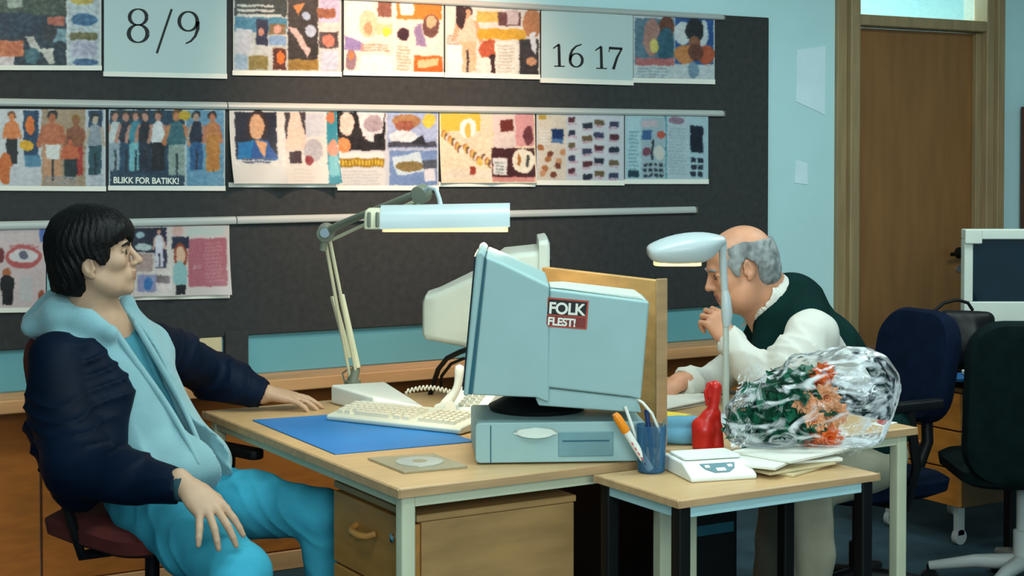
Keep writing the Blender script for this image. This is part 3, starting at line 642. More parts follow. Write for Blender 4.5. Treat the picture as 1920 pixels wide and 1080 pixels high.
for k, (x, dy) in enumerate(((1066, 0), (1092, 10), (1114, 4), (1142, 8))):
    for i in range(5): a.r(x, 220 + dy + i * 24, x + (12 if k == 0 else 18), 230 + dy + i * 24, ((90, 40, 50), (40, 44, 60), (110, 90, 60), (60, 60, 90))[(i + k) % 4]).r(x, 231 + dy + i * 24, x + 16, 234 + dy + i * 24, (206, 160, 176))
a.noise(1008, 214, 1168, 338, 6)
sheet('magazine_spread', 'middle row page grid of tiny photos in columns, warm page at its left', G2, a, [1063], 0.004)
a = Art(1172, 215, 1328, 338, (178, 210, 218)); a.r(1176, 220, 1200, 326, (186, 220, 226)).lines(1178, 246, 1198, 320, (130, 176, 188), 7).r(1178, 320, 1198, 332, (30, 60, 76)).r(1202, 220, 1246, 334, (166, 190, 198)).r(1204, 226, 1232, 238, (206, 190, 198)).r(1204, 244, 1222, 262, (60, 100, 150)).e(1240, 252, 8, 7, (200, 90, 70)).e(1212, 284, 8, 8, (130, 70, 90)).q((1222, 262), (1226, 262), (1224, 300), (1220, 300), (40, 44, 50)).e(1236, 286, 10, 14, (214, 216, 206))
for i in range(12): a.r(1206 + (i % 4) * 10, 306 + (i // 4) * 10, 1213 + (i % 4) * 10, 312 + (i // 4) * 10, (50, 60, 66))
a.r(1248, 216, 1250, 336, (60, 130, 150)).r(1252, 220, 1290, 334, (186, 206, 214)).lines(1254, 240, 1286, 330, (166, 188, 198), 6).e(1268, 226, 14, 7, (150, 120, 140)).r(1294, 236, 1318, 286, (20, 24, 44)).noise(1250, 216, 1326, 336, 5)
for i in range(6): a.r(1295 + (i % 2) * 13, 296 + (i // 2) * 13, 1305 + (i % 2) * 13, 305 + (i // 2) * 13, (40, 44, 60))
sheet('magazine_spread', 'middle row spread at the right end in pale blue with a black photo', G2, a, [1249], 0.0)
# --- lower row
a = Art(-50, 430, 86, 580, (226, 204, 204)); a.e(44, 483, 34, 22, (200, 96, 96)).e(44, 481, 27, 13, (236, 226, 226)).e(44, 480, 8, 8, (110, 110, 130)).lines(16, 460, 74, 466, (206, 110, 110), 4).e(13, 512, 8, 9, (190, 110, 70)).r(4, 522, 24, 572, (24, 24, 28)).e(13, 534, 14, 18, (24, 24, 28)).e(2, 480, 6, 14, (120, 50, 50)).r(38, 520, 60, 566, (214, 210, 210)).e(78, 556, 6, 10, (170, 80, 50)).r(74, 430, 86, 456, (90, 120, 190)).noise(-50, 432, 84, 578, 6)
sheet('magazine_spread', 'lower row page with a red-rimmed eye drawing, left of the seated man', G3, a, [], -0.012)
a = Art(88, 428, 238, 562, (150, 210, 214)); a.r(98, 446, 232, 540, (110, 150, 160)).e(120, 520, 18, 16, (110, 90, 100)).lines(100, 544, 220, 558, (190, 220, 220), 6)
sheet('magazine_spread', 'lower row turquoise spread mostly hidden behind the seated man\'s head', G3, a, [162], -0.012, 0.0)
a = Art(240, 426, 430, 556, (226, 212, 206)); a.r(246, 428, 290, 474, (28, 32, 56)).e(262, 442, 8, 6, (160, 190, 200)).e(268, 464, 16, 7, (190, 206, 206)).r(290, 428, 312, 504, (36, 30, 66)).fig(298, 430, 76, (220, 170, 150), (232, 228, 236), (220, 214, 230)).r(248, 476, 286, 510, (186, 156, 150)).r(256, 516, 292, 548, (150, 150, 190)).e(277, 532, 8, 12, (50, 120, 190)).r(292, 518, 316, 532, (110, 90, 96)).e(304, 542, 10, 6, (230, 210, 206))
a.r(352, 450, 424, 540, (190, 104, 118)).lines(384, 458, 418, 530, (202, 130, 142), 7).lines(360, 500, 378, 506, (216, 160, 168), 4).r(350, 430, 420, 444, (206, 216, 210)).e(333, 434, 11, 12, (226, 180, 170)).r(322, 446, 354, 468, (24, 30, 60)).e(338, 482, 13, 24, (150, 60, 30)).e(338, 482, 9, 18, (236, 190, 160)).e(336, 518, 14, 26, (150, 196, 196)).r(326, 536, 346, 554, (22, 22, 28)).noise(244, 428, 316, 550, 12)
sheet('magazine_spread', 'lower row spread with a crimson panel, right of the seated man\'s face', G3, a, [319], -0.022, 0.02)
# ================================================================ desks
def table(name, label, x0, x1, y0, y1, z, top_m, edge_m, apron_m, leg_m, legs, apron_h=0.027, th=0.023, inset=0.02, leg=0.036, sides='NSEW'):
    t = thing(name, label, 'desk' if x1 - x0 > .65 else 'table', (x0, y0, 0)); w, d = x1 - x0, y1 - y0
    box('tabletop', (0.006, 0.006, z - th), (w - 0.006, d - 0.006, z), top_m, t, 0.004)
    e = MB().prism([(0, z - th + .002), (0.002, z - 0.003), (0.006, z - 0.0005), (0.008, z - th + .002)], 0, d, 1)
    e.prism([(w, z - th + .002), (w - 0.002, z - 0.003), (w - 0.006, z - 0.0005), (w - 0.008, z - th + .002)], 0, d, 1)
    e.prism([(0, z - th + .002), (0.002, z - 0.003), (0.006, z - 0.0005), (0.008, z - th + .002)], 0, w, 0)
    e.prism([(d, z - th + .002), (d - 0.002, z - 0.003), (d - 0.006, z - 0.0005), (d - 0.008, z - th + .002)], 0, w, 0)
    e.build('edge_band', edge_m, t)
    za, zb_ = z - th - apron_h, z - th; i = inset; b = 0.02
    for s in sides:
        lo, hi = {'S': ((i + leg, i + .004, za), (w - i - leg, i + b, zb_)), 'N': ((i + leg, d - i - b, za), (w - i - leg, d - i - .004, zb_)),
                  'W': ((i + .004, i + leg, za), (i + b, d - i - leg, zb_)), 'E': ((w - i - b, i + leg, za), (w - i - .004, d - i - leg, zb_))}[s]
        box('apron', lo, hi, apron_m, t, 0.002)
    for (lx, ly) in legs:
        x = i if lx == 0 else w - i - leg; y = i if ly == 0 else d - i - leg
        box('leg', (x, y, 0.012), (x + leg, y + leg, zb_), leg_m, t, 0.006)
        box('foot', (x + .004, y + .004, 0), (x + leg - .004, y + leg - .004, 0.013), M['black'], t)
    return t
DZ = 0.72; ALL = [(0, 0), (1, 0), (0, 1), (1, 1)]
d1 = table('office_desk', 'left wooden desk with pale legs where the seated dark-haired man sits', 1.615, 2.415, 3.21, 4.49, DZ, M['desktop'], M['deskedge'], M['frame'], M['frame'], ALL)
d2 = table('office_desk', 'right wooden desk where the grey-haired man leans, beyond the side table', 2.419, 3.222, 3.21, 4.49, DZ, M['desktop'], M['deskedge'], M['frame'], M['frame'], ALL)
box('modesty_panel', (0.78, 0.30, 0.12), (0.796, 1.25, 0.63), M['black'], d1)
TZ = 0.705
sd = table('side_table', 'small wooden side table with black legs and pale steel apron in front of the desks', 2.128, 2.735, 2.848, 3.19, TZ, M['desktop'], M['deskedge'], M['apronsteel'], M['blackmetal'], ALL, 0.026, 0.020, 0.012, 0.034)
# partition between the two desks
t = thing('desk_divider', 'upright tan wooden divider panel between the two desks', 'divider', (2.414, 3.33, DZ))
box('panel', (0.004, 0, 0.0), (0.030, 0.56, 0.43), wood('divider wood', (204, 158, 96), axis=(3, 3, 8)), t, 0.003)
box('edge_strip', (0, -0.006, 0.0), (0.034, 0.0, 0.435), M['deskedge'], t, 0.002)
# drawer pedestal under left desk
def pedestal(label, x0, x1, y0, y1, z0, z1, legs=False, n=3, front=M['drawer'], side=M['drawerside']):
    t = thing('drawer_unit', label, 'drawer unit', (x0, y0, 0)); w, d = x1 - x0, y1 - y0
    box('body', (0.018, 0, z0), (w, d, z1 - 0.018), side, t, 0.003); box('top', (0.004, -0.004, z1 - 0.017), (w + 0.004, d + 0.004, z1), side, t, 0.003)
    h = (z1 - 0.02 - z0) / n
    for i in range(n):
        dr = box('drawer', (0, 0.004, z0 + i * h + 0.003), (0.0175, d - 0.004, z0 + (i + 1) * h - 0.003), front, t, 0.003)
        zc = z0 + (i + 1) * h - 0.07 if h > .15 else z0 + (i + .5) * h; yc = d * 0.56
        pts = [(-0.002, yc - 0.055, zc + 0.006), (-0.022, yc - 0.045, zc), (-0.03, yc - 0.02, zc - 0.002), (-0.03, yc + 0.02, zc - 0.002), (-0.022, yc + 0.045, zc), (-0.002, yc + 0.055, zc + 0.006)]
        MB().tube(pts, [0.009, 0.008, 0.0095, 0.0095, 0.008, 0.009], 10).build('handle', front, dr, smooth=True)
        if i == n - 1: MB().lathe([(0.011, 0.0), (0.011, -0.006), (0.005, -0.008)], (-0.0, d * 0.24, zc + 0.015), 14, 0).build('lock', M['chrome'], dr, smooth=True)
    for (cx, cy) in ((0.05, 0.05), (w - 0.05, 0.05), (0.05, d - 0.05), (w - 0.05, d - 0.05)):
        if legs:
            MB().box((cx - 0.018, cy - 0.012, 0.035), (cx + 0.018, cy + 0.012, z0)).lathe([(0.03, -0.012), (0.03, 0.012)], (cx, cy, 0.03), 16, 1).build('caster', M['rail'], t, 0.002)
        else: MB().lathe([(0.022, -0.01), (0.022, 0.01)], (cx, cy, 0.022), 14, 1).box((cx - 0.014, cy - 0.014, 0.03), (cx + 0.014, cy + 0.014, z0)).build('caster', M['black'], t)
    return t
pedestal('wooden drawer unit with lock under the left desk', 1.69, 2.13, 3.275, 3.73, 0.06, 0.640)
pedestal('dark-sided drawer unit on pale castors at the far right under the screen desk', 4.47, 4.92, 4.24, 4.70, 0.15, 0.60, True, 3, wood('ochre wood', (196, 124, 48), axis=(3, 3, 10)), wood('dark oak', (92, 66, 34), axis=(3, 3, 8)))  # body in a darker oak than the drawer fronts
# far-right desk
d3 = table('office_desk', 'dark desk at the far right carrying the bulky screen', 4.42, 5.6, 3.95, 4.80, 0.70, wood('dark desk top', (96, 66, 40)), M['deskedge'], M['black'], M['blackmetal'], ALL, 0.05)
def LW(px, py, d): return W(px, py, d)
# tall cupboard at the frame's right edge
cx = on(1913, 300, 1, 5.26); ct = on(1913, 200, 1, 5.26)[2]
t = thing('tall_cupboard', 'dark brown wooden cupboard at the right edge beyond the door', 'cupboard', (cx[0], 4.95, 0))
box('carcass', (0, 0, 0.05), (0.8, 0.31, ct), wood('cupboard wood', (84, 46, 28), axis=(3, 3, 8)), t, 0.004)
box('plinth', (0.02, 0.02, 0), (0.78, 0.29, 0.05), M['black'], t)
box('door', (0.003, -0.018, 0.06), (0.397, -0.001, ct - 0.02), wood('cupboard wood', (84, 46, 28)), t, 0.003); box('door', (0.403, -0.018, 0.06), (0.797, -0.001, ct - 0.02), wood('cupboard wood', (84, 46, 28)), t, 0.003)

# ================================================================ things on the left desk
def onz(px, py, z=DZ): return on(px, py, 2, z)
def slab(name, label, cat, quad, z, h, material, part='sheet', bevel=0.001, group=None, ret=False):
    P = [onz(x, y, z) for x, y in quad]; c = np.mean(P, 0); t = thing(name, label, cat, c, 0, group)
    mb = MB(); b = [(p[0] - c[0], p[1] - c[1]) for p in P]; mb.prism(b, 0.0005, h, 2); mb.build(part, material, t, bevel); return t
slab('desk_mat', 'bright blue desk mat under the keyboard', 'desk mat', [(473, 789), (628, 853), (892, 829), (720, 772)], DZ, 0.003, M['mat'], 'mat')
# keyboard
k0, k1, k2 = onz(634, 783, DZ + .01), onz(750, 822, DZ + .01), onz(860, 800, DZ + .01)
kd = k1 - k0; ang = math.atan2((k0 - k1)[1], (k0 - k1)[0])
c = (k0 + onz(860, 806, DZ + .01)) / 2
t = thing('keyboard', 'white computer keyboard lying across the blue desk mat', 'keyboard', (2.035, 3.975, DZ + 0.0035), math.radians(-62))
MB().prism([(-0.085, 0), (-0.088, 0.012), (-0.078, 0.017), (0.078, 0.034), (0.09, 0.030), (0.09, 0)], -0.225, 0.225, 0).build('keyboard_case', M['crtlight'], t, 0.004)
def keyrow(y, xs, w):
    for x in xs:
        mb = MB(); z = 0.0275 + (y) * 0.109
        mb.loft([[(x - w / 2, y - .0085, z - .004), (x + w / 2, y - .0085, z - .004), (x + w / 2, y + .0085, z - .002), (x - w / 2, y + .0085, z - .002)], [(x - w / 2 + .002, y - .006, z + .007), (x + w / 2 - .002, y - .006, z + .007), (x + w / 2 - .002, y + .006, z + .009), (x - w / 2 + .002, y + .006, z + .009)]])
        mb.build('key', M['key'], t)
for r in range(5):
    y = -0.055 + r * 0.0215
    if r == 0: keyrow(y, [-0.195, -0.17], 0.02); keyrow(y, [-0.085], 0.12); keyrow(y, [0.0, 0.03], 0.024)
    else: keyrow(y, [-0.205 + i * 0.0215 + (r % 2) * 0.004 for i in range(12)], 0.0185)
    keyrow(y, [0.08 + i * 0.0205 for i in range(6)], 0.0175)
# telephone
t = thing('telephone', 'white desk telephone with its receiver standing askew behind the keyboard', 'telephone', tuple(onz(880, 772)), math.radians(-50))
MB().prism([(-0.09, 0), (-0.09, 0.02), (0.03, 0.055), (0.09, 0.06), (0.09, 0)], -0.075, 0.075, 0).build('phone_body', M['white'], t, 0.006)
for i in range(3):
    for j in range(4):
        x, y = 0.0 + i * 0.021, -0.065 + j * 0.021; z = 0.02 + (y + .09) * 0.2917
        box('key', (x - .007, y - .006, z), (x + .007, y + .006, z + .009), M['key'], t, 0.0015)
hs = L(846, 728, 4.55)
hd = thing('telephone_receiver', 'white telephone receiver leaning upright against the telephone', 'telephone', tuple(W(838, 770, 4.55)), -TH)
o = L(838, 770, 4.55)
def cf(px, py, d): return L(px, py, d) - o
MB().tube([cf(826, 768, 4.56), cf(836, 757, 4.56), cf(850, 742, 4.56), cf(859, 725, 4.56), cf(861, 704, 4.56), cf(862, 682, 4.56)], [0.014, 0.018, 0.013, 0.012, 0.013, 0.017], 12).build('grip', M['white'], hd, smooth=True, sub=1)
MB().tube([cf(822, 770, 4.55), cf(845, 765, 4.52)], [0.02, 0.022], 14).build('mouthpiece', M['white'], hd, smooth=True)
pts = []
for i in range(90):
    u = i / 89; p = L(845 - 85 * u, 735 - 8 * math.sin(u * PI), 4.62) - o; a = u * 2 * PI * 12
    pts.append(p + np.array([0, 0.006 * math.cos(a), 0.006 * math.sin(a)]))
MB().tube(pts, 0.0025, 6).build('coiled_cord', M['key'], hd, smooth=True)

# desktop computer under the screen
a, b = onz(893, 872), onz(1194, 862); ang = -TH + math.radians(4); wd = float(np.linalg.norm(b - a))
t = thing('desktop_computer', 'flat grey-blue desktop computer under the big screen with the sticker', 'computer', tuple(a), ang)
Hc = 0.100; wd = 0.415
box('case', (0, 0.014, 0.006), (wd, 0.30, Hc), M['crt'], t, 0.006)
MB().prism(rrect(wd + .004, Hc - .002, 0.012, 4, wd / 2, Hc / 2 + .003), 0.0, 0.0135, 1).build('front_panel', M['crt'], t, 0.003)

b_ = MB(); b_.loft([[(0.145 + rx * math.cos(u), -0.002 - ry * max(0, -math.sin(u)), Hc - 0.022 + 0.012 * math.sin(u)) for u in [2 * PI * i / 28 for i in range(28)]] for rx, ry in ((0.055, 0.0), (0.046, 0.012))]); b_.build('power_button', M['crtlight'], t, smooth=True)
box('drive_bay', (0.20, -0.003, 0.018), (0.335, 0.001, 0.078), mat('blue grey plastic', (104, 142, 148), 0.5), t, 0.002)
box('drive_slot', (0.21, -0.0045, 0.055), (0.325, -0.0025, 0.058), M['gap'], t)
box('seam', (0.034, -0.0012, 0.004), (0.0365, 0.0005, Hc - .004), M['gap'], t)
for x in (0.03, wd - 0.03):
    for y in (0.04, 0.27): MB().lathe([(0.012, 0), (0.012, 0.007)], (x, y, 0), 12).build('foot', M['black'], t)

# screen 1, its near side towards the viewer
D1_ = 3.87; k = D1_ / 3000
org = L(1000, 762, D1_ + .18); base1 = W(1000, 762, D1_ + .18); base1[2] = DZ + Hc
t = thing('crt_monitor', 'grey-blue bulky screen with a red and black sticker, seen from its side', 'monitor', tuple(base1), -TH)
zoff = base1[2]; rx = org[0]
def q(px, py, dd=0.0):           # side profile, right-of-view and up
    p = L(px, py, D1_ + dd); return (p[0] - rx, p[2] - zoff)
yn = D1_ - (D1_ + .18)           # near side plane
def ring(pts, y0, y1, top_in=0.0): pass
def shell(prof, y0, y1, mid=None):
    return MB().prism(prof, y0, y1, 1)
bez = [q(869, 741), q(893, 476), q(903, 470), q(912, 480), q(908, 484), q(878, 742)]
shell(bez, yn - .012, yn + .40).build('front_bezel', M['crt'], t, 0.006)
shell([q(875, 738), q(902, 486), q(912, 487), q(885, 740)], yn - .004, yn + .395).build('shadow_gap', M['gap'], t)
fs = [q(884, 742), q(911, 482), q(945, 496), q(1030, 537), q(1030, 757), q(1005, 747)]
rings = []
MB().loft([[(x, yn + 0.0, z) for x, z in fs], [(x, yn + .012, z + .004) for x, z in fs], [(x, yn + .38, z + .004) for x, z in fs], [(x, yn + .392, z) for x, z in fs]]).build('front_shell', M['crt'], t, 0.006)
rs = [q(1024, 727), q(1031, 542), q(1218, 566), q(1202, 750), q(1180, 745)]
n_ = lambda P, dy, sc: [(x, yn + dy, z) for x, z in P]
MB().loft([n_(rs, 0.002, 1), n_(rs, 0.22, 1)]).build('rear_shell', M['crt'], t, 0.006)
ls = [q(1004, 748), q(1020, 728), q(1196, 748), q(1204, 776), q(1010, 762)]
MB().loft([n_(ls, 0.010, 1), n_(ls, 0.22, 1)]).build('lower_shell', M['crt'], t, 0.004)
tp = [q(1031, 541), q(1060, 540), q(1200, 556), q(1214, 566)]
MB().loft([n_(tp, 0.03, 1), n_(tp, 0.20, 1)]).build('vent_ridge', M['crtlight'], t, 0.003)
scr = MB().prism([q(866, 735), q(889, 482), q(893, 484), q(872, 736)], yn + .03, yn + .36, 1).build('screen_glass', M['screen'], t)
MB().lathe([(0.12, 0.001), (0.125, 0.012), (0.09, 0.03), (0.055, 0.045), (0.05, 0.075)], (0.01, 0.04, 0), 32).build('swivel_base', M['black'], t, smooth=True)
# sticker
def onside(px, py, y=0.0015):
    p = L(px, py, D1_ + 0.002 - y); return np.array([p[0] - rx, p[1] - (D1_ + .18), p[2] - zoff])
st = [onside(1022, 612), onside(1100, 618), onside(1104, 564), onside(1027, 557)]
def flat(name, pts, m, parent, th=0.0006):
    mb = MB(); P = [tuple(p) for p in pts]; Q = [(p[0], p[1] + th, p[2]) for p in P]; n = len(P)
    mb.add(P + Q, [tuple(range(n)), tuple(range(n, 2 * n))[::-1]] + [(i, n + i, n + (i + 1) % n, (i + 1) % n) for i in range(n)]); return mb.build(name, m, parent)
flat('sticker', st, mat('orange red print', (176, 58, 30), 0.5), t)
flat('sticker_black_field', [onside(1025.5, 589, .002), onside(1098, 593.5, .002), onside(1101, 567, .002), onside(1029, 560.5, .002)], M['ink'], t)
flat('sticker_red_field', [onside(1024.5, 609, .002), onside(1097, 615, .002), onside(1098, 596, .002), onside(1025, 591, .002)], mat('dark red print', (120, 30, 22), 0.5), t)
tm = M['paper']
p0, p1, p2 = onside(1028, 587, .003), onside(1100, 591.5, .003), onside(1030, 563, .003)
text_part('sticker_lettering', 'FOLK', 0.0385, basis(p0, p1 - p0, p2 - p0), tm, t, 0.0011, 0.0002, 0.93, 0.98)
p0, p1, p2 = onside(1026, 608.5, .003), onside(1098, 614, .003), onside(1029, 590, .003)
text_part('sticker_lettering', 'FLEST!', 0.0265, basis(p0, p1 - p0, p2 - p0), tm, t, 0.0009, 0.0002, 0.95, 0.98)
# video cable loops from the rear
MB().tube([onside(1190, 746, -.02), onside(1205, 755, .01), onside(1222, 775, .02), onside(1238, 812, .0)], 0.0035, 8).build('cable', M['paper'], t, smooth=True)

# screen 2, tail towards the left
D2 = 4.78; base2 = W(905, 690, D2 + .17); org2 = L(905, 690, D2 + .17); base2[2] = DZ
t = thing('crt_monitor', 'off-white bulky screen behind the divider with its tapered tail to the left', 'monitor', tuple(base2), -TH)
def r2(px, ytop, ybot, y0, y1, c=0.02):
    a = L(px, ytop, D2 + y0); b = L(px, ybot, D2 + y0); x = a[0] - org2[0]; zt_, zb2 = a[2] - DZ, b[2] - DZ
    prof = rrect(y1 - y0, zt_ - zb2, c, 3, (y0 + y1) / 2 - .17, (zt_ + zb2) / 2); return [(x, u, v) for u, v in prof]
MB().loft([r2(792, 566, 628, .10, .26, .015), r2(797, 555, 638, .08, .28, .02), r2(820, 549, 642, .06, .30, .02), r2(885, 520, 655, .03, .34, .02), r2(945, 477, 690, 0, .38, .02), r2(1012, 470, 700, 0, .38, .02)]).build('rear_shell', M['crtlight'], t, 0.004)
MB().loft([r2(1010, 452, 712, -.01, .395, .015), r2(1026, 449, 714, -.012, .40, .02), r2(1031, 456, 708, -.005, .39, .02)]).build('front_bezel', M['crtlight'], t, 0.003)
MB().loft([r2(1031, 475, 690, .02, .36, .01), r2(1033, 480, 684, .03, .35, .01)]).build('screen_glass', M['screen'], t)
MB().lathe([(0.11, 0.001), (0.11, 0.015), (0.06, 0.03), (0.05, 0.12)], (0.06, 0.04, 0), 28).build('swivel_base', M['crtlight'], t, smooth=True)
def cable(label, pts, r, m=M['black']):
    c0 = np.array(pts[0]); t = thing('cable', label, 'cable', c0); MB().tube([np.array(p) - c0 for p in pts], r, 8).build('cord', m, t, smooth=True); return t
cable('black cable looping down behind the desk from the off-white screen', [W(885, 652, 4.78), W(862, 660, 4.79), W(838, 672, 4.85), W(822, 692, 4.92), W(814, 715, 4.97), W(806, 742, 5.0)], 0.008)
cable('thin black cable beside the thicker one behind the left desk', [W(870, 672, 4.8), W(846, 682, 4.88), W(828, 705, 4.95), W(826, 732, 5.0)], 0.005)
cable('grey cable dropping from the desk edge beside the lamp foot', [W(648, 722, 4.97), W(642, 700, 5.0), W(655, 690, 5.0), W(668, 700, 4.98), W(672, 722, 4.92)], 0.003, M['lampgreen'])

# ================================================================ left lamp
M['lipglow'] = mat('warm lamp diffuser', (255, 226, 170), 0.5, emit=(255, 214, 150), estr=0.9)  # emission stands in for lamplight caught by the shade's lower lip
lb = onz(664, 748); ob = L(664, 748, float(lb @ _H)); t = thing('desk_lamp', 'fluorescent desk lamp with a long white shade over the left desk', 'desk lamp', tuple(lb), -TH)
o1 = np.array([lb @ _R, lb @ _H, DZ])
def c1_(px, py, d): return L(px, py, d) - o1
fb = o1[1]
# foot: deep white block that slopes to the right
pb = [onz(620, 757), onz(700, 778), onz(796, 776), onz(722, 742)]
P = [np.array([p @ _R, p @ _H, DZ]) - o1 for p in pb]
def lift(P, hs_): return [tuple(p + np.array([0, 0, h])) for p, h in zip(P, hs_)]
MB().loft([lift(P, [.001] * 4), lift(P, [.058, .052, .022, .045])]).build('lamp_foot', M['white'], t, 0.008, seg=3)
MB().lathe([(0.024, 0.03), (0.024, 0.055), (0.017, 0.062), (0.014, 0.085)], tuple(c1_(662, 745, fb) * np.array([1, 1, 0])), 18).build('swivel', M['lampgreen'], t, smooth=True)
piv = c1_(663, 712, fb); elb = c1_(611, 436, 4.66); tip = c1_(790, 364, 4.38)
for dx in (-0.010, 0.012): MB().tube([piv + np.array([dx, 0, 0]), elb + np.array([dx * .6, 0, 0])], 0.0055, 8).build('lower_arm', M['lampcream'], t, smooth=True)
for i, (x0, y0, x1, y1) in enumerate(((624, 555, 655, 672), (640, 552, 671, 690))):
    a_, b__ = c1_(x0, y0, fb - .02), c1_(x1, y1, fb - .02); MB().tube([a_, b__], 0.0105, 4).build('spring_cover', M['lampcream'], t, 0.003)
MB().tube([c1_(668, 690, fb - .01), c1_(660, 722, fb - .01)], [0.013, 0.016], 10).build('knuckle', M['lampgreen'], t, smooth=True)
MB().tube([elb + np.array([0, -.022, -.004]), elb + np.array([0, .022, .004])], [0.026, 0.026], 20).build('elbow_knob', M['lampgreen'], t, 0.004)
MB().tube([elb + np.array([0, -.03, 0]), elb + np.array([0, -.022, 0])], [0.014, 0.014], 16).build('elbow_screw', M['chrome'], t)
MB().tube([elb, c1_(605, 470, 4.66)], [0.014, 0.011], 10).build('elbow_socket', M['lampgreen'], t, smooth=True)
MB().tube([elb, c1_(640, 420, 4.6), tip + np.array([-.02, 0, 0])], [0.014, 0.011, 0.009], 10).build('upper_arm', M['lampgreen'], t, smooth=True)
MB().tube([elb + np.array([.02, 0, -.02]), tip + np.array([-.02, 0, -.02])], 0.005, 8).build('tension_rod', M['lampcream'], t, smooth=True)
MB().tube([tip + np.array([-.008, -.016, -.004]), tip + np.array([.008, .016, .004])], [0.026, 0.026], 18).build('top_knob', M['lampgreen'], t, 0.004)
MB().tube([tip, c1_(805, 352, 4.34), c1_(818, 356, 4.31), c1_(824, 374, 4.30), c1_(827, 392, 4.30)], [0.009, 0.006, 0.006, 0.006, 0.008], 8).build('shade_bracket', M['lampwhite'], t, smooth=True)
MB().tube([c1_(783, 395, 4.3), c1_(783, 382, 4.3)], [0.011, 0.009], 12).build('switch', M['lampgreen'], t, smooth=True)
# shade: open-bottomed trough along x
sx0, sx1 = c1_(714, 400, 4.28)[0], c1_(956, 400, 4.28)[0]; zt1 = c1_(800, 385, 4.3)[2]; zb1 = c1_(800, 428, 4.3)[2]; yc = 4.30 - fb
H_ = zt1 - zb1
def trough(x, drop=0.0, inset=0.0, s=1.0):
    out = [(-.055, 0), (-.05, .45), (-.034, .85), (-.018, 1), (.018, 1), (.034, .85), (.05, .45), (.055, 0)]
    inn = [(a * .93, b * .94) for a, b in out][::-1]
    return [(x, yc + a * s, zb1 + drop + b * H_ * s) for a, b in out + inn]
MB().loft([trough(sx0, 0), trough(sx0 + .004, 0), trough(sx1 - .004, .006), trough(sx1, .006)]).build('shade', M['lampwhite'], t, smooth=True)
end = lambda x, dx, d: MB().prism([(yc + a, zb1 + d + b * H_) for a, b in [(-.053, 0), (-.048, .45), (-.032, .85), (-.016, .98), (.016, .98), (.032, .85), (.048, .45), (.053, 0)]], x, x + dx, 0)
end(sx1 - .006, .006, .006).build('end_plate', M['lampwhite'], t)
hx0 = c1_(684, 400, 4.28)[0]
MB().loft([[(x, yc + a * s, zb1 - .001 + b * H_ * hh) for a, b in [(-.055, 0), (-.05, .5), (-.03, .9), (.03, .9), (.05, .5), (.055, 0)]] for x, s, hh in ((hx0, .92, .86), (hx0 + .01, 1, 1.0), (sx0, 1, 1.0))]).build('end_housing', M['lampcream'], t, 0.004)
for i in range(2):
    x = hx0 + .010 + i * .022; MB().box((x, yc - .062, zb1 + .006), (x + .009, yc - .045, zb1 + .046)).build('housing_rib', M['lampgreen'], t, 0.003)
MB().tube([(sx0 + .01, yc + .0, zb1 + .008), (sx1 - .012, yc + .0, zb1 + .014)], 0.008, 12).build('fluorescent_tube', M['tube'], t, smooth=True)
lw = W(835, 430, 4.3)
MB().prism(rrect(sx1 - sx0 - .01, .09, .01, 3, (sx0 + sx1) / 2, yc), zb1 - .008, zb1 + .004, 2).build('glow_plate', M['lipglow'], t)  # added plate under the shade; its glow imitates the lit lip
l = bpy.data.lights.new('desk_lamp_light', 'AREA'); l.shape = 'RECTANGLE'; l.size = 0.34; l.size_y = 0.06; l.energy = 2.6; l.color = (1.0, 0.80, 0.52)
lo2 = bpy.data.objects.new('desk_lamp_light', l); COL.objects.link(lo2); lo2.location = (lw[0], lw[1], lw[2] - .022); lo2.rotation_euler = (0, 0, -TH)

# ================================================================ right lamp
b2 = onz(1362, 795); t = thing('desk_lamp', 'slender white desk lamp with curved head before the grey-haired man', 'desk lamp', tuple(b2), -TH)
f2 = float(b2 @ _H); o2 = np.array([b2 @ _R, f2, DZ])
def c2_(px, py, d=None): return L(px, py, f2 if d is None else d) - o2
MB().lathe([(0.075, 0.001), (0.078, 0.010), (0.06, 0.022), (0.016, 0.03)], (0, 0, 0), 32).build('lamp_foot', M['lampwhite'], t, smooth=True)
MB().tube([c2_(1361, 790), c2_(1361, 600)], [0.0095, 0.0085], 12).build('lower_arm', mat('lamp grey', (176, 186, 176), 0.4), t, smooth=True)
MB().tube([c2_(1362, 612), c2_(1363, 590), c2_(1361, 560), c2_(1359, 545)], [0.011, 0.016, 0.014, 0.010], 14).build('joint', M['lampwhite'], t, smooth=True)
MB().tube([c2_(1359, 555), c2_(1356, 500), c2_(1355, 455), c2_(1350, 446)], [0.010, 0.0105, 0.012, 0.012], 12).build('upper_arm', M['lampwhite'], t, smooth=True)
rg = []
for px, yt, yb, w in ((1213, 464, 468, .03), (1216, 459, 482, .05), (1224, 454, 491, .062), (1250, 443, 494, .07), (1285, 435, 493, .074), (1320, 434, 492, .066), (1340, 438, 478, .045), (1352, 441, 462, .026), (1362, 446, 458, .018)):
    a_ = c2_(px, yt); b_2 = c2_(px, yb); zc, hz = (a_[2] + b_2[2]) / 2, (a_[2] - b_2[2]) / 2
    rg.append([(a_[0], w * math.cos(u) * (1 if math.sin(u) > -.2 else 1.0), zc + hz * (math.sin(u) if math.sin(u) > 0 else max(-1, 1.6 * math.sin(u)))) for u in [2 * PI * i / 20 for i in range(20)]])
MB().loft(rg).build('lamp_head', M['lampwhite'], t, smooth=True, sub=1)
hb = MB().prism(rrect(0.13, 0.10, 0.03, 5, c2_(1270, 494)[0], 0.0), c2_(1270, 497)[2], c2_(1270, 491)[2], 2); hb.build('glow_plate', mat('warm diffuser', (240, 206, 160), 0.5, emit=(255, 214, 150), estr=1.2), t)

